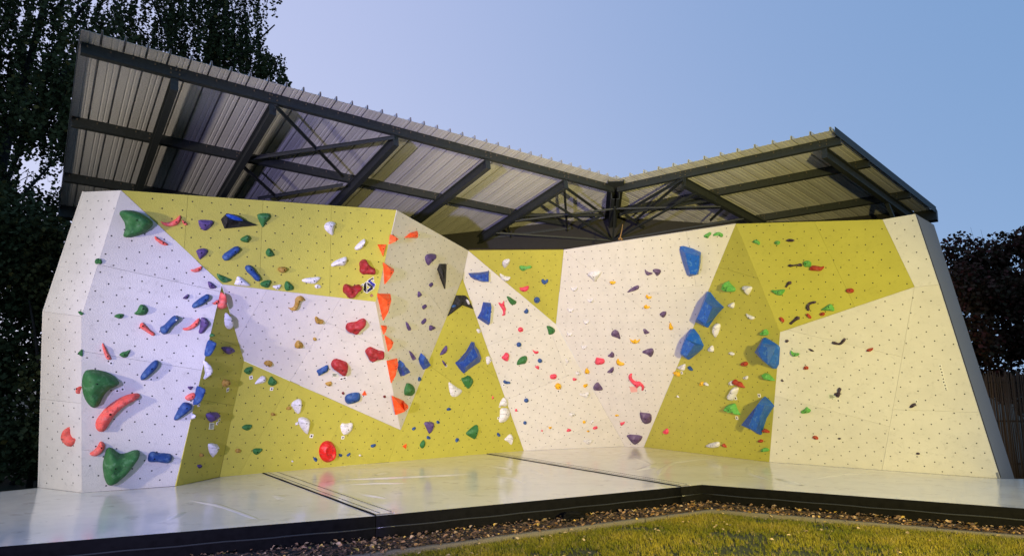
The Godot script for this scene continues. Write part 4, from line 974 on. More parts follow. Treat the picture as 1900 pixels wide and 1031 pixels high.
func litter() -> void:
	# bark chips and dead leaves in the bed
	var chip := start()
	box(chip, Transform3D.IDENTITY, Vector3(1.0, 0.14, 0.34))
	var spots := []
	for i in 9000:
		var x := rng.randf_range(-6.3, 7.3)
		var z := lerpf(kerb_z(x) - 0.045, front_z(x) + 0.03, rng.randf())
		var s := rng.randf_range(0.012, 0.045)
		var b := Basis.from_euler(Vector3(rng.randf_range(-0.6, 0.6), rng.randf() * TAU, rng.randf_range(-0.6, 0.6))).scaled(Vector3(s, s * 0.7, s))
		spots.append([Transform3D(b, Vector3(x, 0.028 + rng.randf() * 0.018, z)), Color(0.045, 0.026, 0.013).lerp(Color(0.105, 0.058, 0.028), rng.randf())])
	scatter("bark_mulch", done(chip), M.dry, spots, "dark brown bark mulch lying along the foot of the mats", "mulch")
	spots = []
	for i in 1900:
		var x := rng.randf_range(-5.0, 7.3)
		var t := rng.randf_range(-0.10, 1.0)
		var z := lerpf(kerb_z(x) - 0.03, front_z(x) + 0.03, t)
		var s := 0.022 + 0.055 * pow(rng.randf(), 1.8)
		var b := Basis.from_euler(Vector3(rng.randf_range(-0.45, 0.45), rng.randf() * TAU, rng.randf_range(-0.45, 0.45))).scaled(Vector3(s * rng.randf_range(0.6, 1.0), s, s))
		spots.append([Transform3D(b, Vector3(x, 0.058 + rng.randf() * 0.014, z)), dry_colour()])
	for i in 260:
		var x := rng.randf_range(-4.0, 7.4)
		var z := kerb_z(x) + 0.02 + 2.6 * pow(rng.randf(), 1.6)
		var s := rng.randf_range(0.026, 0.048)
		var b := Basis.from_euler(Vector3(rng.randf_range(-0.5, 0.5), rng.randf() * TAU, rng.randf_range(-0.5, 0.5))).scaled(Vector3.ONE * s)
		spots.append([Transform3D(b, Vector3(x, 0.042 + rng.randf() * 0.012, z)), dry_colour().lerp(Color(0.46, 0.36, 0.20), 0.4)])
	scatter("fallen_leaves", leaf_mesh(0.95, 0.15), M.dry, spots, "tan and brown autumn leaves scattered over mulch and grass", "leaves")

# ======================================================================== climbing wall
func climbing_wall() -> void:
	var w := thing("climbing_wall", "angular white and lime yellow bouldering wall dotted with bolt holes under the canopy", "climbing wall")
	for f in FACETS:
		var d: Dictionary = FACETS[f]
		var t := frame(f)
		var back := start()
		var outl := mm(d.outline)
		prism(back, outl, -0.075, -0.024, t)
		obj("backing_board", done(back), M.timber, w)
		for i in d.boards.size():
			var st := start()
			var p := mm(d.boards[i])
			var sh := Geometry2D.offset_polygon(p, -0.0015)
			if sh.is_empty():
				continue
			prism(st, sh[0], -0.021, 0.0, t)
			obj("panel", done(st), M[d.paint + ("_b" if (i + f.length()) % 2 else "")], w)
		# threaded bolt holes, a staggered lattice
		var hs := start()
		var inner := Geometry2D.offset_polygon(outl, -0.045)
		if inner.is_empty():
			continue
		var dir := Vector2.from_angle(deg_to_rad(d.row))
		var nrm := dir.orthogonal()
		var c := centre(outl)
		for r in range(-40, 41):
			for k in range(-30, 31):
				var p2 := c + nrm * (r * 0.118 + 0.03) + dir * (k * 0.236 + (0.118 if r % 2 else 0.0) + 0.05)
				p2 += Vector2(rng.randf_range(-0.004, 0.004), rng.randf_range(-0.004, 0.004))
				if not Geometry2D.is_point_in_polygon(p2, inner[0]):
					continue
				if rng.randf() < 0.02:
					p2 += Vector2(0.03, 0.012)
				hole(hs, t, p2, 0.0104)
		var ho := obj("bolt_holes", done(hs), M.hole, w)
		ho.set_meta("kind", "stuff")
	# end returns that give the wall its depth
	var rr := RETURN_RIGHT
	var s2 := start()
	slab(s2, rr[0] - Vector3(0, 0.02, 0), rr[1], rr[2], rr[3], 0.03)
	obj("end_panel", done(s2), M.return_grey, w)
	var s3 := start()
	var off := Vector3(0.25, 0, -1.1)
	slab(s3, RETURN_LEFT[0], RETURN_LEFT[0] + off, RETURN_LEFT[1] + off, RETURN_LEFT[1], 0.03)
	slab(s3, RETURN_LEFT[1], RETURN_LEFT[1] + off, RETURN_LEFT[2] + off, RETURN_LEFT[2], 0.03)
	obj("end_panel", done(s3), M.white_b, w)
	# plinth down to the ground, just behind the foot of the panels
	var pl := start()
	for i in WALL_BASE.size() - 1:
		var a: Vector3 = WALL_BASE[i]
		var b: Vector3 = WALL_BASE[i + 1]
		var inw := Vector3(0, 0, -0.05)
		a += inw
		b += inw
		beam(pl, Vector3(a.x, 0.13, a.z), Vector3(b.x, 0.13, b.z), Vector3.UP, 0.04, 0.26)
	obj("plinth", done(pl), M.timber, w)

func slab(st: SurfaceTool, a: Vector3, b: Vector3, c: Vector3, d: Vector3, th: float) -> void:
	var n := (b - a).cross(d - a).normalized()
	if n.dot(Vector3(0, 1.5, 0) - a) < 0.0:
		n = -n
	var k := -n * th
	quad(st, a, b, c, d, n)
	quad(st, a + k, b + k, c + k, d + k, -n)
	var m := (a + b + c + d) * 0.25
	for e in [[a, b], [b, c], [c, d], [d, a]]:
		quad(st, e[0], e[1], e[1] + k, e[0] + k, (e[0] + e[1]) * 0.5 - m)

func hole(st: SurfaceTool, t: Transform3D, p: Vector2, r: float) -> void:
	var q := []
	for k in 6:
		var a := TAU * k / 6.0
		q.append(t * Vector3(p.x + cos(a) * r, p.y + sin(a) * r, 0.0012))
	for k in range(1, 5):
		tri(st, q[0], q[k], q[k + 1], t.basis.z)

# ======================================================================== holds
func chaikin(p: PackedVector2Array, times: int) -> PackedVector2Array:
	for t in times:
		var r := PackedVector2Array()
		for i in p.size():
			var a := p[i]
			var b := p[(i + 1) % p.size()]
			r.append(a.lerp(b, 0.22))
			r.append(a.lerp(b, 0.78))
		p = r
	return p

func resample(p: PackedVector2Array, step: float) -> PackedVector2Array:
	var r := PackedVector2Array()
	for i in p.size():
		var a := p[i]
		var b := p[(i + 1) % p.size()]
		var n := maxi(1, int(round((b - a).length() / step)))
		for k in n:
			r.append(a.lerp(b, float(k) / n))
	return r

func edge_distance(q: Vector2, p: PackedVector2Array) -> float:
	var best := 1e9
	for i in p.size():
		var c := Geometry2D.get_closest_point_to_segment(q, p[i], p[(i + 1) % p.size()])
		best = minf(best, c.distance_squared_to(q))
	return sqrt(best)

func delaunay_in(pts: PackedVector2Array, outline: PackedVector2Array) -> PackedInt32Array:
	var ids := Geometry2D.triangulate_delaunay(pts)
	var out := PackedInt32Array()
	for i in range(0, ids.size(), 3):
		var a := pts[ids[i]]
		var b := pts[ids[i + 1]]
		var c := pts[ids[i + 2]]
		if absf((b - a).cross(c - a)) < 1e-9:
			continue
		if Geometry2D.is_point_in_polygon((a + b + c) / 3.0, outline):
			out.append_array([ids[i], ids[i + 1], ids[i + 2]])
	return out

var top_at := Vector3.ZERO

func hold_mesh(poly: PackedVector2Array, h: float, kind: String, sd: int) -> ArrayMesh:
	var r := RandomNumberGenerator.new()
	r.seed = sd * 7919 + 13
	var noise := FastNoiseLite.new()
	noise.seed = sd
	noise.frequency = 14.0 if kind == "k" else 5.0
	var out := chaikin(poly, 1 if kind == "p" else 2)
	var size := 0.0
	for v in out:
		size = maxf(size, v.length())
	var step := clampf(size / 7.5, 0.006, 0.045)
	out = resample(out, step)
	var pts := PackedVector2Array(out)
	var n := out.size()
	var dist := PackedFloat32Array()
	dist.resize(n)
	var dmax := 0.0
	var y := -size
	var odd := false
	while y < size:
		var x := -size + (step * 0.5 if odd else 0.0)
		while x < size:
			var q := Vector2(x, y) + Vector2(r.randf_range(-0.12, 0.12), r.randf_range(-0.12, 0.12)) * step
			if Geometry2D.is_point_in_polygon(q, out):
				var d := edge_distance(q, out)
				if d > step * 0.45:
					pts.append(q)
					dist.append(d)
					dmax = maxf(dmax, d)
			x += step
		y += step * 0.87
		odd = not odd
	dmax = maxf(dmax, 0.004)
	var dir := Vector2.from_angle(r.randf_range(0.9, 2.3))
	var scoop := -dir * size * r.randf_range(0.1, 0.35)
	var z := PackedFloat32Array()
	z.resize(pts.size())
	var zb := -1.0
	for i in pts.size():
		var t := clampf(dist[i] / dmax, 0, 1)
		var v := 0.0
		match kind:
			"p":
				v = 0.24 + 0.76 * pow(smoothstep(0.0, 0.75, t), 0.8)
				v *= 0.82 + 0.38 * pts[i].dot(dir) / size
			"d":
				v = 0.15 + 0.85 * smoothstep(0.0, 0.42, t) - 0.30 * smoothstep(0.48, 0.62, t)
			_:
				v = 0.12 + 0.88 * sqrt(1.0 - pow(1.0 - t, 2.0))
				v *= 0.9 + 0.22 * pts[i].dot(dir) / size
				if h > 0.13:
					v -= 0.30 * exp(-pow((pts[i] - scoop).length() / (size * 0.30), 2.0)) * t
		z[i] = maxf(h * v + noise.get_noise_2dv(pts[i] * (3.0 if kind == "k" else 1.0)) * h * (0.5 if kind == "k" else 0.06) * minf(1.0, t * 3.0), 0.003)
		if i >= n and dist[i] > dmax * 0.9 and z[i] > zb:
			zb = z[i]
			top_at = Vector3(pts[i].x, pts[i].y, z[i])
	if zb < 0.0:
		top_at = Vector3(0, 0, h * 0.3)
	var st := start(kind != "k")
	var ids := delaunay_in(pts, out)
	for i in range(0, ids.size(), 3):
		var a := Vector3(pts[ids[i]].x, pts[ids[i]].y, z[ids[i]])
		var b := Vector3(pts[ids[i + 1]].x, pts[ids[i + 1]].y, z[ids[i + 1]])
		var c := Vector3(pts[ids[i + 2]].x, pts[ids[i + 2]].y, z[ids[i + 2]])
		tri(st, a, b, c, Vector3.BACK)
	var ccw := not Geometry2D.is_polygon_clockwise(out)
	for i in n:
		var j := (i + 1) % n
		var e := out[j] - out[i]
		var ov := Vector3(e.y, -e.x, 0) * (1.0 if ccw else -1.0)
		quad(st, Vector3(out[i].x, out[i].y, -0.004), Vector3(out[j].x, out[j].y, -0.004), Vector3(out[j].x, out[j].y, z[j]), Vector3(out[i].x, out[i].y, z[i]), ov)
	return done(st)

func facet_mesh(poly: PackedVector2Array, inner: PackedVector2Array, _h: float, lip: float, tops: PackedFloat32Array) -> ArrayMesh:
	# a plywood volume: flat sides between the outline on the wall and a raised flat top or ridge
	var out := PackedVector2Array(poly)
	if Geometry2D.is_polygon_clockwise(out):
		out.reverse()
	var ins := PackedVector2Array(inner)
	var tp := PackedFloat32Array(tops)
	if ins.size() > 2 and Geometry2D.is_polygon_clockwise(ins):
		ins.reverse()
		tp.reverse()
	var n := out.size()
	var m := ins.size()
	var j := 0
	for k in m:
		if ins[k].distance_squared_to(out[0]) < ins[j].distance_squared_to(out[0]):
			j = k
	var st := start()
	var i := 0
	var done_i := 0
	var done_j := 0
	while done_i < n or done_j < m:
		var a := out[i % n]
		var b := out[(i + 1) % n]
		var c := ins[j % m]
		var d := ins[(j + 1) % m]
		if done_j >= m or (done_i < n and b.distance_to(c) <= a.distance_to(d)):
			tri(st, Vector3(a.x, a.y, lip), Vector3(b.x, b.y, lip), Vector3(c.x, c.y, tp[j % m]), Vector3.BACK)
			i += 1
			done_i += 1
		else:
			tri(st, Vector3(a.x, a.y, lip), Vector3(c.x, c.y, tp[j % m]), Vector3(d.x, d.y, tp[(j + 1) % m]), Vector3.BACK)
			j += 1
			done_j += 1
	if m > 2:
		var ids := Geometry2D.triangulate_polygon(ins)
		for k in range(0, ids.size(), 3):
			var v := []
			for q in 3:
				v.append(Vector3(ins[ids[k + q]].x, ins[ids[k + q]].y, tp[ids[k + q]]))
			tri(st, v[0], v[1], v[2], Vector3.BACK)
	for k in n:
		var a := out[k]
		var b := out[(k + 1) % n]
		quad(st, Vector3(a.x, a.y, -0.004), Vector3(b.x, b.y, -0.004), Vector3(b.x, b.y, lip), Vector3(a.x, a.y, lip), Vector3((b - a).y, -(b - a).x, 0))
	return done(st)

func bolt_mesh(r: float) -> ArrayMesh:
	var st := start()
	var p := PackedVector2Array()
	for k in 8:
		p.append(Vector2.from_angle(TAU * k / 8.0) * r)
	prism(st, p, -0.004, 0.003)
	return done(st)

func holds() -> void:
	var small := bolt_mesh(0.009)
	var big := bolt_mesh(0.014)
	for i in HOLDS.size():
		var d: Array = HOLDS[i]
		var t := frame(d[0])
		var poly := mm(d[5])
		var c := centre(poly)
		for k in poly.size():
			poly[k] -= c
		var h: float = d[3] * 0.001
		var vol: bool = d[2] == "v" or (d[2] == "t" and h > 0.045)
		var o := thing("climbing_volume" if vol else "climbing_hold", d[4], "volume" if vol else "climbing hold", Transform3D(t.basis, t * Vector3(c.x, c.y, 0)), "coloured holds and volumes bolted to the wall")
		var size := 0.0
		for v in poly:
			size = maxf(size, v.length())
		var material: Material = M["h_" + d[1]]
		if d[2] == "v":
			var inner := mm(d[6])
			var tops := PackedFloat32Array()
			for k in inner.size():
				inner[k] -= c
				tops.append(h)
			obj("body", facet_mesh(poly, inner, h, 0.025, tops), material, o)
			if d[1] == "black" and d[0] == "C":
				var ip := mm(INLAY)
				var ic := centre(ip)
				for k in ip.size():
					ip[k] -= ic
				var io := obj("inlay", hold_mesh(ip, 0.06, "r", 900), M.h_blue2, o)
				io.position = Vector3(ic.x - c.x, ic.y - c.y, h * 0.62)
			if d[1] == "black" and d[0] == "H":
				for kn in KNOBS:
					var kp := mm(kn[1])
					var kc := centre(kp)
					for k in kp.size():
						kp[k] -= kc
					var ko := obj("knob", hold_mesh(kp, 0.05, "r", 910), M["h_" + kn[0]], o)
					ko.position = Vector3(kc.x - c.x, kc.y - c.y, h * 0.45)
			var bp: Vector2 = inner[0].lerp(inner[inner.size() - 1], 0.3)
			var bo := obj("bolt", small, M.bolt, o)
			bo.position = Vector3(bp.x, bp.y, h * 0.97)
			continue
		if d[2] == "t":
			var ins := PackedVector2Array()
			var tp := PackedFloat32Array()
			var sc := 0.72 if d[1] == "blue2" else 0.42
			for v in poly:
				ins.append(v * sc)
				tp.append(h)
			obj("body", facet_mesh(poly, ins, h, 0.012, tp), material, o)
			if size > 0.07:
				var b2 := obj("bolt", small, M.bolt, o)
				b2.position = Vector3(0, 0, h)
			continue
		obj("body", hold_mesh(poly, h, d[2], i), material, o)
		if size > 0.05:
			var tb := top_at
			var bo := obj("bolt", big if size > 0.3 else small, M.tag if (d[4] as String).contains("white bolt") else M.bolt, o)
			bo.position = tb
			if size > 0.12 and d[1] != "white":
				# a set screw near one end
				var far := poly[0]
				for v in poly:
					if v.distance_to(Vector2(tb.x, tb.y)) > far.distance_to(Vector2(tb.x, tb.y)):
						far = v
				var sp := Vector2(tb.x, tb.y).lerp(far, 0.62)
				if Geometry2D.is_point_in_polygon(sp, poly):
					pass

func tags() -> void:
	for d in TAGS:
		var t := frame(d[0])
		var o := thing("route_tag", d[4], "route tag", Transform3D(t.basis.rotated(t.basis.z, rng.randf_range(-0.35, 0.35)), t * Vector3(d[1] * 0.001, d[2] * 0.001, 0)), "white route tags beside the holds")
		var s: float = clampf(d[3] * 0.001, 0.035, 0.065)
		var st := start()
		box(st, Transform3D(Basis.IDENTITY, Vector3(0, 0, 0.002)), Vector3(s, s, 0.005))
		obj("card", done(st), M.tag, o)
		var dt := start()
		hole(dt, Transform3D(Basis.IDENTITY, Vector3(0, 0, 0.005)), Vector2.ZERO, s * 0.28)
		obj("printed_dot", done(dt), M.tag_ink, o)
	for d in PLATES:
		var t := frame(d[0])
		var p := mm(d[3])
		var c := centre(p)
		for k in p.size():
			p[k] -= c
		var o := thing("printed_label", d[2], "label", Transform3D(t.basis, t * Vector3(c.x, c.y, 0)))
		var st := start()
		prism(st, p, 0.0005, 0.004)
		obj("card", done(st), M["plate_" + d[1]], o)
		if d[1] == "pale":
			var tx := start()
			for k in 4:
				var y := lerpf(-0.5, 0.5, (k + 0.7) / 4.4)
				var l := p[0].lerp(p[1], 0.5 - y * 0.8)
				var r := p[3].lerp(p[2], 0.5 - y * 0.8)
				var a := l.lerp(r, 0.12)
				var b := l.lerp(r, 0.85 - 0.2 * (k % 2))
				beam(tx, Vector3(a.x, a.y, 0.0045), Vector3(b.x, b.y, 0.0045), Vector3.BACK, 0.007, 0.002)
			obj("printed_lines", done(tx), M.tag_ink, o)
	# emblem sticker and the small red disc below it
	var t2 := frame("C")
	var all := PackedVector2Array()
	for e in LOGO:
		all.append_array(mm(e[1]))
	var lc := centre(all)
	var lo := thing("emblem_sticker", "black and blue angular emblem sticker beside the crimson holds on the yellow panel", "emblem", Transform3D(t2.basis, t2 * Vector3(lc.x, lc.y, 0)))
	var hull := Geometry2D.convex_hull(all)
	var rim := start()
	for e in LOGO:
		var p := mm(e[1])
		for k in p.size():
			p[k] -= lc
		for g in Geometry2D.offset_polygon(p, 0.007):
			prism(rim, g, 0.0004, 0.0022)
	obj("white_outline", done(rim), M.tag, lo)
	for e in LOGO:
		var p := mm(e[1])
		for k in p.size():
			p[k] -= lc
		var st := start()
		prism(st, p, 0.0024, 0.0042)
		obj("stripe", done(st), M.ink_blue if e[0] == "blue" else M.h_black, lo)
	var ro := thing("round_sign", "tiny round red sign below the black and blue emblem", "sign", Transform3D(t2.basis, t2 * Vector3(LOGO_DOT.x, LOGO_DOT.y, 0)))
	var rs := start()
	var rp := PackedVector2Array()
	for k in 16:
		rp.append(Vector2.from_angle(TAU * k / 16.0) * 0.022)
	prism(rs, rp, 0.0005, 0.004)
	obj("disc", done(rs), M.sign_red, ro)
	var rd := start()
	box(rd, Transform3D(Basis.IDENTITY, Vector3(-0.008, 0, 0.0045)), Vector3(0.008, 0.010, 0.002))
	box(rd, Transform3D(Basis.IDENTITY, Vector3(0.008, 0, 0.0045)), Vector3(0.008, 0.010, 0.002))
	obj("printed_mark", done(rd), M.tag, ro)

# ======================================================================== canopy
func canopy() -> void:
	var o := thing("canopy_roof", "V-shaped corrugated steel canopy on dark rafters and purlins over the bouldering wall", "canopy")
	var pitch := [0.238, 0.297]
	var deep := [5.0, 3.85]
	var rafters := [[0.9, 2.12, 3.99, 5.73, 7.51], [1.43, 3.85]]
	var purlins := [[0.0, 1.79, 3.64], [0.0, 1.03, 2.68]]
	var va: Vector3 = ROOF[1][0]
	# the valley: where the two roof planes meet
	var nn := []
	for w in 2:
		var n: Vector3 = ROOF[w][1].cross(ROOF[w][2]).normalized()
		nn.append(n if n.y > 0 else -n)
	var vd: Vector3 = nn[0].cross(nn[1]).normalized()
	if vd.z > 0:
		vd = -vd
	for w in 2:
		var a: Vector3 = ROOF[w][0]
		var e: Vector3 = ROOF[w][1]
		var r: Vector3 = ROOF[w][2]
		var n: Vector3 = nn[w]
		var ln: float = ROOF[w][3]
		var at := func(u: float, v: float, h: float) -> Vector3: return a + e * u + r * v + n * h
		# valley in this wing's own directions
		var ee := e.dot(r)
		var ve := vd.dot(e)
		var vr := vd.dot(r)
		var det := 1.0 - ee * ee
		var vu := (ve - ee * vr) / det
		var vv := (vr - ee * ve) / det
		var u_at_valley: float = ln if w == 0 else 0.0
		var k: float = vu / vv
		var dw: float = pitch[w]
		var u := -0.12 if w == 0 else -6.0
		var u_end := ln + 6.0 if w == 0 else ln + 0.12
		var cells := int((u_end - u) / dw)
		for c in cells:
			var prof := [[0.0, 0.0], [0.30, 0.0], [0.33, 0.006], [0.37, 0.006], [0.40, 0.0], [0.56, 0.0], [0.59, 0.006], [0.63, 0.006], [0.66, 0.0], [0.82, 0.0], [0.835, 0.066], [0.915, 0.066], [0.93, 0.0], [1.0, 0.0]]
			var st := start()
			var any := false
			for i in prof.size() - 1:
				var q := []
				for s in [i, i + 1]:
					var uu: float = u + (c + prof[s][0]) * dw
					var v0 := -0.24
					var edge: float = (uu - u_at_valley) / k
					if w == 0 and uu > u_at_valley:
						v0 = maxf(v0, edge)
					elif w == 1 and uu < u_at_valley:
						v0 = maxf(v0, edge)
					q.append([uu, minf(v0, deep[w]), prof[s][1] + 0.075])
				if q[0][1] >= deep[w] - 0.01 and q[1][1] >= deep[w] - 0.01:
					continue
				any = true
				quad(st, at.call(q[0][0], q[0][1], q[0][2]), at.call(q[1][0], q[1][1], q[1][2]), at.call(q[1][0], deep[w], q[1][2]), at.call(q[0][0], deep[w], q[0][2]), n)
				quad(st, at.call(q[0][0], q[0][1], q[0][2] - 0.003), at.call(q[1][0], q[1][1], q[1][2] - 0.003), at.call(q[1][0], deep[w], q[1][2] - 0.003), at.call(q[0][0], deep[w], q[0][2] - 0.003), -n)
				quad(st, at.call(q[0][0], q[0][1], q[0][2]), at.call(q[1][0], q[1][1], q[1][2]), at.call(q[1][0], q[1][1], q[1][2] - 0.003), at.call(q[0][0], q[0][1], q[0][2] - 0.003), -r)
			if any:
				obj("roof_sheet", done(st), M.sheet if (c + w) % 3 else M.sheet_b, o)
		for v in purlins[w]:
			# C-section purlin: web and two flanges
			var ua := -0.10 if w == 0 else maxf(0.04, v * k + 0.04)
			var ub: float = minf(ln - 0.04, ln + v * k - 0.04) if w == 0 else ln + 0.10
			if w == 0:
				ub = ln + v * k - 0.04
			else:
				ua = v * k + 0.04
			var st := start()
			beam(st, at.call(ua, v, 0.0), at.call(ub, v, 0.0), n, 0.008, 0.14)
			beam(st, at.call(ua, v + 0.034, 0.067), at.call(ub, v + 0.034, 0.067), n, 0.06, 0.008)
			beam(st, at.call(ua, v + 0.034, -0.067), at.call(ub, v + 0.034, -0.067), n, 0.06, 0.008)
			var po := obj("purlin", done(st), M.steel, o)
			var bs := start()
			var cnt := int((ub - ua) / dw)
			for c in cnt:
				var p: Vector3 = at.call(ua + 0.06 + c * dw, v - 0.012, 0.03)
				box(bs, Transform3D(Basis(e, n, e.cross(n)), p), Vector3(0.014, 0.022, 0.016))
			obj("sheet_clips", done(bs), M.stone, po).set_meta("kind", "stuff")
		for u2 in rafters[w]:
			var st := start()
			var v1: float = deep[w] - 0.1
			beam(st, at.call(u2, 0.02, -0.155), at.call(u2, v1, -0.155), n, 0.012, 0.155)
			beam(st, at.call(u2, 0.02, -0.080), at.call(u2, v1, -0.080), n, 0.09, 0.012)
			beam(st, at.call(u2, 0.02, -0.236), at.call(u2, v1, -0.236), n, 0.09, 0.012)
			beam(st, at.call(u2, 0.022, -0.158), at.call(u2, 0.03, -0.158), n, 0.09, 0.14)
			var ro := obj("rafter", done(st), M.steel, o)
			var bt := start()
			for v in purlins[w]:
				for sg in [-0.05, 0.05]:
					for hh in [-0.03, 0.03]:
						box(bt, Transform3D(Basis(e, n, e.cross(n)), at.call(u2 + sg, v - 0.012, hh)), Vector3(0.016, 0.016, 0.02))
			obj("bolts", done(bt), M.stone, ro).set_meta("kind", "stuff")
			# post behind the climbing wall
			var top: Vector3 = at.call(u2, deep[w] - 0.55, -0.235)
			var cs := start()
			beam(cs, Vector3(top.x, 0.0, top.z), top, e, 0.14, 0.14)
			obj("column", done(cs), M.steel, o)
			# knee brace between post and rafter
			var ks := start()
			beam(ks, Vector3(top.x, top.y - 0.9, top.z), at.call(u2, deep[w] - 1.5, -0.24), e, 0.06, 0.06)
			obj("knee_brace", done(ks), M.steel, o)
		# closing flashing along the outer end and the low edge
		var fl := start()
		var ue: float = -0.125 if w == 0 else ln + 0.125
		beam(fl, at.call(ue, -0.24, 0.06), at.call(ue, deep[w], 0.06), n, 0.006, 0.13)
		obj("verge_flashing", done(fl), M.steel, o)
		var gt := start()
		var g0: float = -0.12 if w == 0 else deep[w] * k
		var g1: float = ln + deep[w] * k if w == 0 else ln + 0.12
		beam(gt, at.call(g0, deep[w] + 0.06, -0.03), at.call(g1, deep[w] + 0.06, -0.03), n, 0.15, 0.22)
		obj("gutter", done(gt), M.steel, o)
		for b in BRACES:
			if int(b[0]) != w:
				continue
			var st := start()
			beam(st, at.call(b[1], b[2], -0.14), at.call(b[3], b[4], -0.15), n, 0.045, 0.01)
			beam(st, at.call(b[1], b[2], -0.165), at.call(b[3], b[4], -0.175), n, 0.008, 0.045)
			obj("brace", done(st), M.steel, o)
	# twin valley rafters and the box gutter between them
	var cross := Vector3.UP.cross(vd).normalized()
	for sg in [-1.0, 1.0]:
		var st := start()
		var off: Vector3 = cross * 0.075 * sg
		beam(st, va + off + vd * 0.0 + Vector3(0, -0.11, 0), va + off + vd * 5.5 + Vector3(0, -0.11, 0), Vector3.UP, 0.012, 0.18)
		beam(st, va + off * 0.6 + Vector3(0, -0.205, 0), va + off * 0.6 + vd * 5.5 + Vector3(0, -0.205, 0), Vector3.UP, 0.06, 0.012)
		obj("valley_rafter", done(st), M.steel, o)
	var vg := start()
	beam(vg, va - vd * 0.30 + Vector3(0, 0.02, 0), va + vd * 5.6 + Vector3(0, 0.02, 0), Vector3.UP, 0.30, 0.012)
	beam(vg, va - vd * 0.30 + Vector3(0, 0.06, 0) + cross * 0.15, va + vd * 5.6 + Vector3(0, 0.06, 0) + cross * 0.15, Vector3.UP, 0.01, 0.08)
	beam(vg, va - vd * 0.30 + Vector3(0, 0.06, 0) - cross * 0.15, va + vd * 5.6 + Vector3(0, 0.06, 0) - cross * 0.15, Vector3.UP, 0.01, 0.08)
	obj("valley_gutter", done(vg), M.steel, o)
	# thin struts that tie the valley rafters to the nearest rafters of both wings
	var l0: Vector3 = ROOF[0][0] + ROOF[0][1] * 7.51 - nn[0] * 0.24
	var r0: Vector3 = ROOF[1][0] + ROOF[1][1] * 1.43 - nn[1] * 0.24
	var vb := va + Vector3(0, -0.21, 0)
	var ties := [[vb + vd * 0.5, l0 + ROOF[0][2] * 1.7], [vb + vd * 0.5, r0 + ROOF[1][2] * 1.2], [vb + vd * 1.5 + Vector3(0, -0.32, 0), l0 + ROOF[0][2] * 0.6], [vb + vd * 1.5 + Vector3(0, -0.32, 0), r0 + ROOF[1][2] * 0.4],
		[vb + vd * 1.5 + Vector3(0, -0.32, 0), vb + vd * 0.4], [vb + vd * 1.5 + Vector3(0, -0.32, 0), vb + vd * 1.5], [vb + vd * 1.5 + Vector3(0, -0.32, 0), l0 + ROOF[0][2] * 2.4], [vb + vd * 1.5 + Vector3(0, -0.32, 0), r0 + ROOF[1][2] * 2.0]]
	for t in ties:
		var ts := start()
		beam(ts, t[0], t[1], Vector3.UP, 0.035, 0.035)
		obj("tie", done(ts), M.steel, o)
	# added black sheets standing in for shade under the roof, behind the wall
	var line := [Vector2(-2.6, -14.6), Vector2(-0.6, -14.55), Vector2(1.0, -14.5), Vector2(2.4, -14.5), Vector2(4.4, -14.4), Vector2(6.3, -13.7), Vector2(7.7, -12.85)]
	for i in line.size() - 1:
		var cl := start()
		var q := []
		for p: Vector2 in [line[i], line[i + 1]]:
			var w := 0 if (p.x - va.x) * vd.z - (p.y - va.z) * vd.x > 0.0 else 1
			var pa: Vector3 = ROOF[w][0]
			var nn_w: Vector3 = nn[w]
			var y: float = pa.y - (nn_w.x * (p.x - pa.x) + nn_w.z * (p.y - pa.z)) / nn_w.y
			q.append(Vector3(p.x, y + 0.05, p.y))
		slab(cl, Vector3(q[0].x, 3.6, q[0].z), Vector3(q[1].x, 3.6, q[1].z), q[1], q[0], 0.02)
		obj("added_shade_sheet", done(cl), M.shade_black, o)
	var ct := va + vd * 4.9
	var cc := start()
	beam(cc, Vector3(ct.x, 0, ct.z), ct + Vector3(0, -0.36, 0), cross, 0.18, 0.18)
	obj("column", done(cc), M.steel, o)

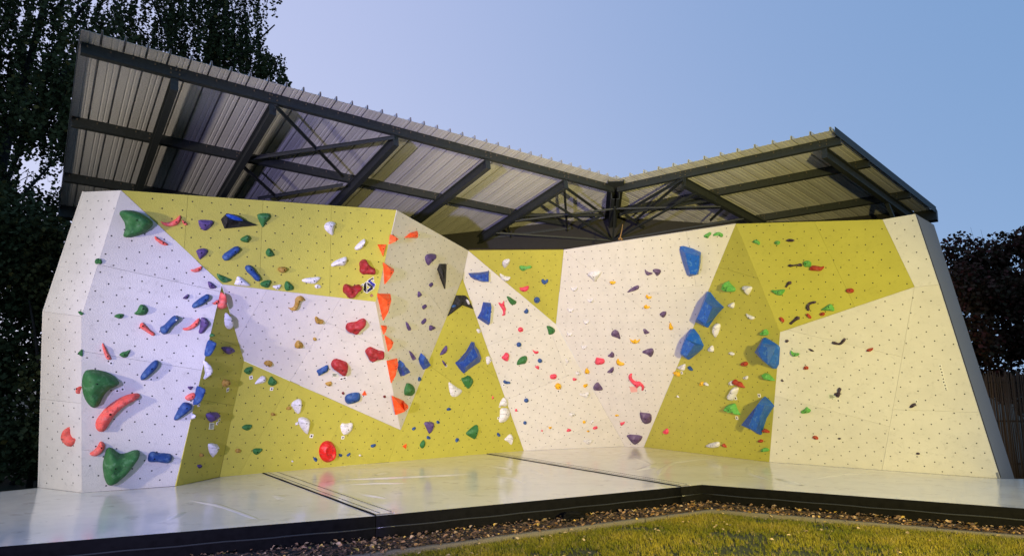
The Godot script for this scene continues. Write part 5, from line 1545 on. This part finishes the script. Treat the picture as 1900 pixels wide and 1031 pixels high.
# ======================================================================== landing mats
func mats() -> void:
	var words := ["left pale grey vinyl landing mat running out of the picture", "middle pale grey vinyl landing mat between two black seams", "right pale cream vinyl landing mat with the inner front corner"]
	for i in 3:
		var o := thing("landing_mat", words[i], "landing mat", Transform3D.IDENTITY, "crash mats along the foot of the wall")
		var raw := PackedVector2Array(PADS[i])
		var sh := Geometry2D.offset_polygon(raw, -0.006)
		var p: PackedVector2Array = sh[0]
		# top cover, a slightly uneven sheet
		var nz := FastNoiseLite.new()
		nz.seed = 500
		nz.frequency = 0.55
		var hgt := func(q: Vector2) -> float: return MAT_Y + nz.get_noise_2dv(q) * 0.015
		var out := resample(p, 0.25)
		var inn := PackedVector2Array(out)
		var n := out.size()
		var lo := out[0]
		var hi := out[0]
		for v in out:
			lo = lo.min(v)
			hi = hi.max(v)
		var y := lo.y
		while y < hi.y:
			var x := lo.x
			while x < hi.x:
				var q := Vector2(x + rng.randf_range(-0.04, 0.04), y + rng.randf_range(-0.04, 0.04))
				if Geometry2D.is_point_in_polygon(q, out) and edge_distance(q, out) > 0.12:
					inn.append(q)
				x += 0.25
			y += 0.25
		var st := start(true)
		var ids := delaunay_in(inn, out)
		for k in range(0, ids.size(), 3):
			var v := []
			for j in 3:
				var q := inn[ids[k + j]]
				v.append(Vector3(q.x, hgt.call(q) if ids[k + j] >= n else MAT_Y, q.y))
			tri(st, v[0], v[1], v[2], Vector3.UP)
		obj("top_cover", done(st), M.cover, o)
		# black sides, bulging a little, with a welded ridge at half height
		var sk := start(true)
		var rd := start(true)
		var c := centre(p)
		var cl := Geometry2D.is_polygon_clockwise(p)
		for k in p.size():
			var a := p[k]
			var b := p[(k + 1) % p.size()]
			var d := (b - a).normalized()
			var on := Vector2(d.y, -d.x) * (-1.0 if cl else 1.0)
			var seg := maxi(1, int((b - a).length() / 0.2))
			for s in seg:
				var prof := [[0.0, 0.255], [0.008, 0.235], [0.016, 0.19], [0.010, 0.142], [0.014, 0.09], [0.010, 0.0]]
				for q in prof.size() - 1:
					var v := []
					for cn in [[s, q], [s + 1, q], [s + 1, q + 1], [s, q + 1]]:
						var f := float(cn[0]) / seg
						var w2: float = prof[cn[1]][0]
						if cn[0] > 0 and cn[0] < seg:
							w2 += 0.008 * sin(cn[0] * 1.3 + cn[1] * 1.1) * sin(cn[0] * 0.37)
						else:
							w2 = 0.0
						var g := a.lerp(b, f) + on * w2
						v.append(Vector3(g.x, prof[cn[1]][1] + 0.003, g.y))
					quad(sk, v[0], v[1], v[2], v[3], Vector3(on.x, 0.1, on.y))
			var line := []
			var rad := []
			for s in range(0, seg + 1):
				var g := a.lerp(b, float(s) / seg) + on * (0.016 if s > 0 and s < seg else 0.004)
				line.append(Vector3(g.x, 0.142 + 0.003 * sin(s * 1.7), g.y))
				rad.append(0.008)
			tube(rd, line, rad, 6)
		obj("side_skirt", done(sk), M.skirt, o)
		obj("welded_ridge", done(rd), M.piping, o)
		for fd in FOLDS:
			var f: Array = fd
			if not Geometry2D.is_point_in_polygon(f[1], p):
				continue
			obj("cover_fold", fold_mesh(f), M.cover, o)
		# small slack wrinkles in the vinyl
		var made := 0
		while made < 16:
			var q0 := Vector2(rng.randf_range(lo.x, hi.x), rng.randf_range(lo.y, hi.y))
			var wd := Vector2.from_angle(rng.randf() * TAU) * rng.randf_range(0.18, 0.5)
			var q1 := q0 + wd + wd.orthogonal() * rng.randf_range(-0.3, 0.3)
			var q2 := q0 + wd * 2.0
			var ok := true
			for q in [q0, q1, q2]:
				if not Geometry2D.is_point_in_polygon(q, out) or edge_distance(q, out) < 0.25:
					ok = false
			made += 1
			if ok:
				obj("cover_fold", fold_mesh([q0, q1, q2], 0.45), M.cover, o)
	# overlapping flaps along the two seams, stitched
	for s in 2:
		var a: Vector2 = PADS[s + 1][0]
		var b: Vector2 = PADS[1][4] if s == 0 else PADS[1][2]
		var d := (b - a).normalized()
		var side := Vector2(-d.y, d.x)
		if side.x < 0:
			side = -side
		var fo := thing("seam_flap", ["stitched pale flap along the seam between left and middle mats", "stitched pale flap along the seam between middle and right mats"][s], "mat flap", Transform3D(Basis.IDENTITY, Vector3(a.x, MAT_Y, a.y)), "flaps covering the mat seams")
		var len := (b - a).length()
		var st := start()
		var th := start()
		var n := 30
		for k in n:
			var q := []
			for cn in [[k, 0], [k + 1, 0], [k + 1, 1], [k, 1]]:
				var l: float = len * (0.01 + 0.975 * cn[0] / n)
				var wv := 0.008 + 0.002 * sin(cn[0] * 0.9)
				var v: Vector2 = d * l + side * (0.02 + (0.20 + 0.01 * sin(cn[0] * 0.5)) * cn[1])
				q.append(Vector3(v.x, wv, v.y))
			quad(st, q[0], q[1], q[2], q[3], Vector3.UP)
			quad(st, q[2], q[3], q[3] - Vector3(0, 0.014, 0), q[2] - Vector3(0, 0.014, 0), Vector3(side.x, 0, side.y))
		obj("flap_sheet", done(st), M.cover, fo)
		for off in [0.055, 0.185]:
			var m := int(len / 0.05)
			for k in m:
				var l0: float = len * (0.02 + 0.96 * k / m)
				var v0: Vector2 = d * l0 + side * (0.02 + off)
				var v1: Vector2 = d * (l0 + 0.034) + side * (0.02 + off)
				beam(th, Vector3(v0.x, 0.011, v0.y), Vector3(v1.x, 0.011, v1.y), Vector3.UP, 0.005, 0.003)
		obj("stitching", done(th), M.thread, fo).set_meta("kind", "stuff")
		var gp := start()
		beam(gp, Vector3(d.x * 0.02, 0.001, d.y * 0.02), Vector3(d.x * (len - 0.05), 0.001, d.y * (len - 0.05)), Vector3.UP, 0.014, 0.016)
		obj("binding", done(gp), M.skirt, fo)

func fold_mesh(f: Array, k_high := 1.0) -> ArrayMesh:
	var cv := Curve2D.new()
	for k in f.size():
		var t: Vector2 = (f[mini(k + 1, f.size() - 1)] - f[maxi(k - 1, 0)]) * 0.16
		cv.add_point(f[k], -t, t)
	var ln := cv.get_baked_length()
	var n := 28
	var st := start(true)
	var rows := []
	for i in n + 1:
		var p := cv.sample_baked(ln * i / n)
		var p2 := cv.sample_baked(minf(ln, ln * i / n + 0.02))
		var p1 := cv.sample_baked(maxf(0.0, ln * i / n - 0.02))
		var d := (p2 - p1).normalized()
		var s := Vector2(-d.y, d.x)
		var taper := sin(PI * i / n)
		var row := []
		for k in 9:
			var x := (k - 4) / 4.0
			var q := p + s * x * (0.05 + 0.07 * taper)
			row.append(Vector3(q.x, MAT_Y - 0.007 + (0.004 + 0.016 * k_high * taper) * exp(-x * x * 3.2), q.y))
		rows.append(row)
	for i in n:
		for k in 8:
			quad(st, rows[i][k], rows[i][k + 1], rows[i + 1][k + 1], rows[i + 1][k], Vector3.UP)
	return done(st)

# ======================================================================== vegetation
func limb(st: SurfaceTool, a: Vector3, b: Vector3, r0: float, r1: float, bow: float, sides := 8) -> void:
	var pts := []
	var rad := []
	var side := (b - a).cross(Vector3(rng.randf_range(-1, 1), 0.2, rng.randf_range(-1, 1))).normalized()
	for i in 7:
		var t := i / 6.0
		pts.append(a.lerp(b, t) + side * sin(t * PI) * bow + Vector3(rng.randf_range(-1, 1), 0, rng.randf_range(-1, 1)) * r0 * 0.25)
		rad.append(lerpf(r0, r1, t))
	tube(st, pts, rad, sides)

func birch(label: String, base: Vector3, trunks: Array, strands: Array, per: int) -> void:
	# trunks: [from, to, r0, r1]; strands: [centre, half size, count, length]
	var o := thing("birch_tree", label, "tree", Transform3D(Basis.IDENTITY, base), "trees behind the wall")
	var br := start(true)
	for t in trunks:
		var tk := start(true)
		limb(tk, t[0] - base, t[1] - base, t[2], t[3], 0.15)
		obj("trunk" if t == trunks[0] else "limb", done(tk), M.bark, o)
	var spots := []
	var gap := FastNoiseLite.new()
	gap.seed = int(absf(base.x) * 100.0)
	gap.frequency = 0.95
	for s in strands:
		var c: Vector3 = s[0]
		var hs: Vector3 = s[1]
		for i in s[2]:
			var v := Vector3(rng.randf_range(-1, 1), rng.randf_range(-1, 1), rng.randf_range(-1, 1))
			if v.length() > 1.0:
				v = v.normalized() * rng.randf_range(0.6, 1.0)
			var p := c + v * hs
			if gap.get_noise_3dv(p * Vector3(1.0, 0.45, 1.0)) < -0.17:
				continue
			var ln: float = s[3] * rng.randf_range(0.4, 1.15)
			var drift := Vector3(rng.randf_range(-0.22, 0.22), 0, rng.randf_range(-0.22, 0.22))
			if i % 2 == 0:
				var tw := []
				var tr := []
				var out := Vector3(v.x, 0.1, v.z) * 0.5
				tw.append(p - out - base + Vector3(0, -0.25, 0))
				tw.append(p - base)
				for k in 3:
					tw.append(p - base + drift * (k + 1) / 3.0 + Vector3(0, -ln * (k + 1) / 3.0, 0))
				for k in 5:
					tr.append(0.010 - 0.0018 * k)
				tube(br, tw, tr, 3)
			for k in per:
				var t := float(k) / per
				var q := p + drift * t + Vector3(rng.randfn(0, 0.034), -ln * t, rng.randfn(0, 0.034))
				var sz := rng.randf_range(0.035, 0.095)
				var bb := Basis.from_euler(Vector3(rng.randf_range(0.5, 2.2), rng.randf() * TAU, rng.randf_range(-0.8, 0.8))).scaled(Vector3.ONE * sz)
				var col := Color(0.042, 0.052, 0.018).lerp(Color(0.078, 0.076, 0.026), rng.randf())
				if rng.randf() < 0.03:
					col = Color(0.17, 0.12, 0.03)
				spots.append([Transform3D(bb, q - base), col])
	obj("branches", done(br), M.bark_dark, o)
	scatter("crown", leaf_mesh(1.5, 0.1), M.leaf, spots, "", "", o)

func leaf_cloud(o: Node3D, clumps: Array, ca: Color, cb: Color, size: float, base: Vector3, odd := 0.03, oddc := Color(0.16, 0.12, 0.03)) -> void:
	var spots := []
	for c in clumps:
		for i in c[2]:
			var v := Vector3(rng.randfn(0, 1), rng.randfn(0, 1), rng.randfn(0, 1)).normalized() * pow(rng.randf(), 0.45)
			var q: Vector3 = c[0] + v * c[1]
			var sz := size * rng.randf_range(0.7, 1.3)
			var bb := Basis.from_euler(Vector3(rng.randf_range(-1.4, 1.4), rng.randf() * TAU, rng.randf_range(-1, 1))).scaled(Vector3.ONE * sz)
			spots.append([Transform3D(bb, q - base), oddc if rng.randf() < odd else ca.lerp(cb, rng.randf())])
	scatter("crown", leaf_mesh(1.3, 0.12), M.leaf, spots, "", "", o)

func trees() -> void:
	var b1 := Vector3(-11.4, 0, -14.0)
	birch("tall weeping birch with forked pale trunks at the far left edge", b1, [
		[b1, Vector3(-11.1, 5.2, -14.1), 0.16, 0.12], [Vector3(-11.1, 5.1, -14.1), Vector3(-10.5, 10.5, -14.2), 0.12, 0.06], [Vector3(-11.1, 4.6, -14.1), Vector3(-9.9, 8.6, -14.2), 0.07, 0.04],
		[Vector3(-10.6, 7.0, -14.05), Vector3(-8.6, 8.8, -14.4), 0.06, 0.02], [Vector3(-10.3, 8.4, -14.1), Vector3(-8.9, 11.2, -14.4), 0.06, 0.02], [Vector3(-10.9, 4.4, -14.0), Vector3(-9.4, 6.3, -13.6), 0.05, 0.02]],
		[[Vector3(-10.6, 9.2, -14.2), Vector3(2.1, 1.9, 1.2), 400, 1.6], [Vector3(-12.2, 8.0, -14.0), Vector3(1.3, 3.0, 1.2), 300, 1.7], [Vector3(-9.5, 7.6, -13.6), Vector3(1.0, 1.2, 0.8), 110, 1.4], [Vector3(-11.2, 5.0, -13.6), Vector3(1.7, 1.6, 0.9), 300, 1.5], [Vector3(-9.6, 5.0, -14.6), Vector3(0.8, 1.4, 0.8), 160, 1.3]], 46)
	var b2 := Vector3(-9.8, 0, -18.5)
	birch("weeping birch hanging over the left end of the canopy", b2, [
		[b2, Vector3(-9.4, 8.0, -18.5), 0.20, 0.13], [Vector3(-9.4, 7.9, -18.5), Vector3(-8.6, 14.0, -18.5), 0.13, 0.05], [Vector3(-9.2, 9.0, -18.5), Vector3(-6.9, 12.0, -18.4), 0.07, 0.02], [Vector3(-9.3, 9.6, -18.5), Vector3(-10.9, 13.4, -18.4), 0.07, 0.02], [Vector3(-9.0, 8.4, -18.5), Vector3(-6.8, 10.8, -18.3), 0.05, 0.015]],
		[[Vector3(-9.6, 12.4, -18.5), Vector3(2.6, 1.7, 1.3), 430, 2.0], [Vector3(-7.9, 11.6, -18.4), Vector3(0.75, 1.0, 0.9), 90, 2.1], [Vector3(-6.85, 10.55, -18.3), Vector3(0.6, 0.6, 0.5), 70, 1.3], [Vector3(-9.8, 10.2, -18.2), Vector3(2.2, 1.0, 1.0), 90, 1.6], [Vector3(-7.3, 13.6, -18.4), Vector3(0.5, 0.5, 0.5), 12, 1.8]], 46)
	# dark evergreen shrub filling the space below the birch
	var h := Vector3(-8.6, 0, -11.8)
	var ho := thing("evergreen_shrub", "dense dark shrub left of the wall's white end", "shrub", Transform3D(Basis.IDENTITY, h), "trees behind the wall")
	for k in 7:
		var hk := start(true)
		var p := Vector3(rng.randf_range(-1.6, 1.2), 0, rng.randf_range(-0.6, 0.6))
		limb(hk, p, p + Vector3(rng.randf_range(-0.5, 0.5), rng.randf_range(2.4, 3.8), rng.randf_range(-0.3, 0.3)), 0.05, 0.015, 0.15, 6)
		obj("stem", done(hk), M.bark_dark, ho)
	var cl := []
	for k in 84:
		var q := h + Vector3(rng.randf_range(-3.8, 1.0), 0.2 + 4.4 * (k / 84.0), rng.randf_range(-1.0, 0.9))
		cl.append([q, Vector3(0.75, 0.6, 0.6), 900])
	for k in 16:
		cl.append([h + Vector3(rng.randf_range(0.6, 2.6), 0.2 + 3.0 * rng.randf(), rng.randf_range(-3.2, -1.6)), Vector3(0.75, 0.6, 0.6), 700])
	leaf_cloud(ho, cl, Color(0.036, 0.046, 0.018), Color(0.062, 0.072, 0.028), 0.075, h, 0.012)
	# red-leaved tree to the right
	var rt := Vector3(11.2, 0, -14.2)
	var ro := thing("red_leaved_tree", "dark red-leaved tree with bare upright twigs behind the brown screen", "tree", Transform3D(Basis.IDENTITY, rt), "trees behind the wall")
	var rk := start(true)
	limb(rk, Vector3.ZERO, Vector3(-0.2, 2.4, 0), 0.12, 0.09, 0.1)
	obj("trunk", done(rk), M.bark_dark, ro)
	for k in 9:
		rk = start(true)
		limb(rk, Vector3(-0.15, rng.randf_range(1.5, 2.4), 0), Vector3(rng.randf_range(-2.1, 1.2), rng.randf_range(3.0, 4.1), rng.randf_range(-0.8, 0.8)), 0.035, 0.008, 0.2, 6)
		obj("limb", done(rk), M.bark_dark, ro)
	for k in 9:
		var tw := start(true)
		var p := Vector3(rng.randf_range(-1.5, 0.6), 3.7, rng.randf_range(-0.3, 0.3))
		limb(tw, p, p + Vector3(rng.randf_range(-0.35, 0.35), rng.randf_range(0.8, 1.45), 0), 0.006, 0.002, 0.08, 4)
		obj("bare_twig", done(tw), M.bark_dark, ro)
	cl = []
	for k in 130:
		var a := rng.randf() * TAU
		var rr := sqrt(rng.randf())
		var q := rt + Vector3(-0.35 + cos(a) * rr * 2.0, 3.0 + sin(a) * rr * (1.75 + 0.35 * sin(k * 2.4)), rng.randf_range(-0.9, 0.9))
		var sz := rng.randf_range(0.30, 0.50)
		cl.append([q, Vector3(sz, sz * 0.85, sz), int(2000.0 * sz * sz)])
	leaf_cloud(ro, cl, Color(0.045, 0.036, 0.018), Color(0.080, 0.034, 0.024), 0.075, rt, 0.12, Color(0.110, 0.034, 0.028))

# ======================================================================== screen fence and small things
func fence() -> void:
	var a := Vector3(7.55, 0, -12.1)
	var b := Vector3(13.6, 0, -10.4)
	var o := thing("reed_fence", "brown reed screen fence beyond the right end of the wall", "fence", Transform3D(Basis.IDENTITY, a))
	var d := b - a
	var n := d.cross(Vector3.UP).normalized()
	for k in 5:
		var st := start()
		var p := d * k / 4.0 - n * 0.06
		beam(st, p, p + Vector3(0, 1.85, 0), d.normalized(), 0.07, 0.07)
		obj("post", done(st), M.bark_dark, o)
	for y in [0.3, 1.0, 1.65]:
		var st := start()
		beam(st, Vector3(0, y, 0) - n * 0.03, d + Vector3(0, y, 0) - n * 0.03, Vector3.UP, 0.04, 0.03)
		obj("rail", done(st), M.bark_dark, o)
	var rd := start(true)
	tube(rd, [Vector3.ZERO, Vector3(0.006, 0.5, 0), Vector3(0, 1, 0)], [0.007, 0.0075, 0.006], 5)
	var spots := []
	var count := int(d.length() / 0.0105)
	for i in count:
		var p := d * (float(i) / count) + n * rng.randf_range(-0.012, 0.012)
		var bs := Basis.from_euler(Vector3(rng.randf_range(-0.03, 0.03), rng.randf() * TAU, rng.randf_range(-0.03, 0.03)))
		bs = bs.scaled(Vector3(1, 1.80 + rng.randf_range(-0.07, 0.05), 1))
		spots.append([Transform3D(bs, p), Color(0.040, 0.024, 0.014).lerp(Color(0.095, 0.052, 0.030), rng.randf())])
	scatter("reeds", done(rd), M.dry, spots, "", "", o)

func small_things() -> void:
	# dark bundle lying on the mulch against the mat
	var p := Vector3(0.70, 0.03, -8.16)
	var o := thing("strap_bundle", "dark folded strap bundle lying on the mulch against the mat's black side", "strap bundle", Transform3D(Basis(Vector3.UP, 0.53), p))
	for k in 3:
		var st := start(true)
		var pts := []
		var rad := []
		for i in 13:
			var t := i / 12.0
			pts.append(Vector3((t - 0.5) * (0.36 - 0.05 * k), 0.022 + k * 0.026 + 0.012 * sin(t * PI), 0.03 * sin(t * 7.0 + k) - k * 0.012))
			rad.append(0.024 * (0.55 + 0.45 * sin(PI * clampf(t, 0.06, 0.94))))
		tube(st, pts, rad, 8)
		obj("strap_fold", done(st), M.skirt, o)
	# frayed rope end tied to the steelwork above the wall
	var r := thing("rope_end", "short knotted tan rope end hanging from the valley steelwork", "rope", Transform3D(Basis.IDENTITY, Vector3(2.02, 4.32, -12.45)))
	var rs := start(true)
	tube(rs, [Vector3(0.05, 0.26, 0), Vector3(0.03, 0.14, 0.01), Vector3(0.0, 0.02, 0), Vector3(-0.03, -0.05, 0.01)], [0.008, 0.008, 0.012, 0.007], 6)
	obj("rope", done(rs), mat("rope", Color(0.55, 0.42, 0.24), 0.9), r)
	var kn := start(true)
	tube(kn, [Vector3(-0.04, -0.02, 0), Vector3(0.0, -0.005, 0.02), Vector3(0.035, -0.03, 0), Vector3(0.0, -0.045, -0.015)], [0.012, 0.016, 0.014, 0.01], 6)
	obj("knot", done(kn), M.rope, r)
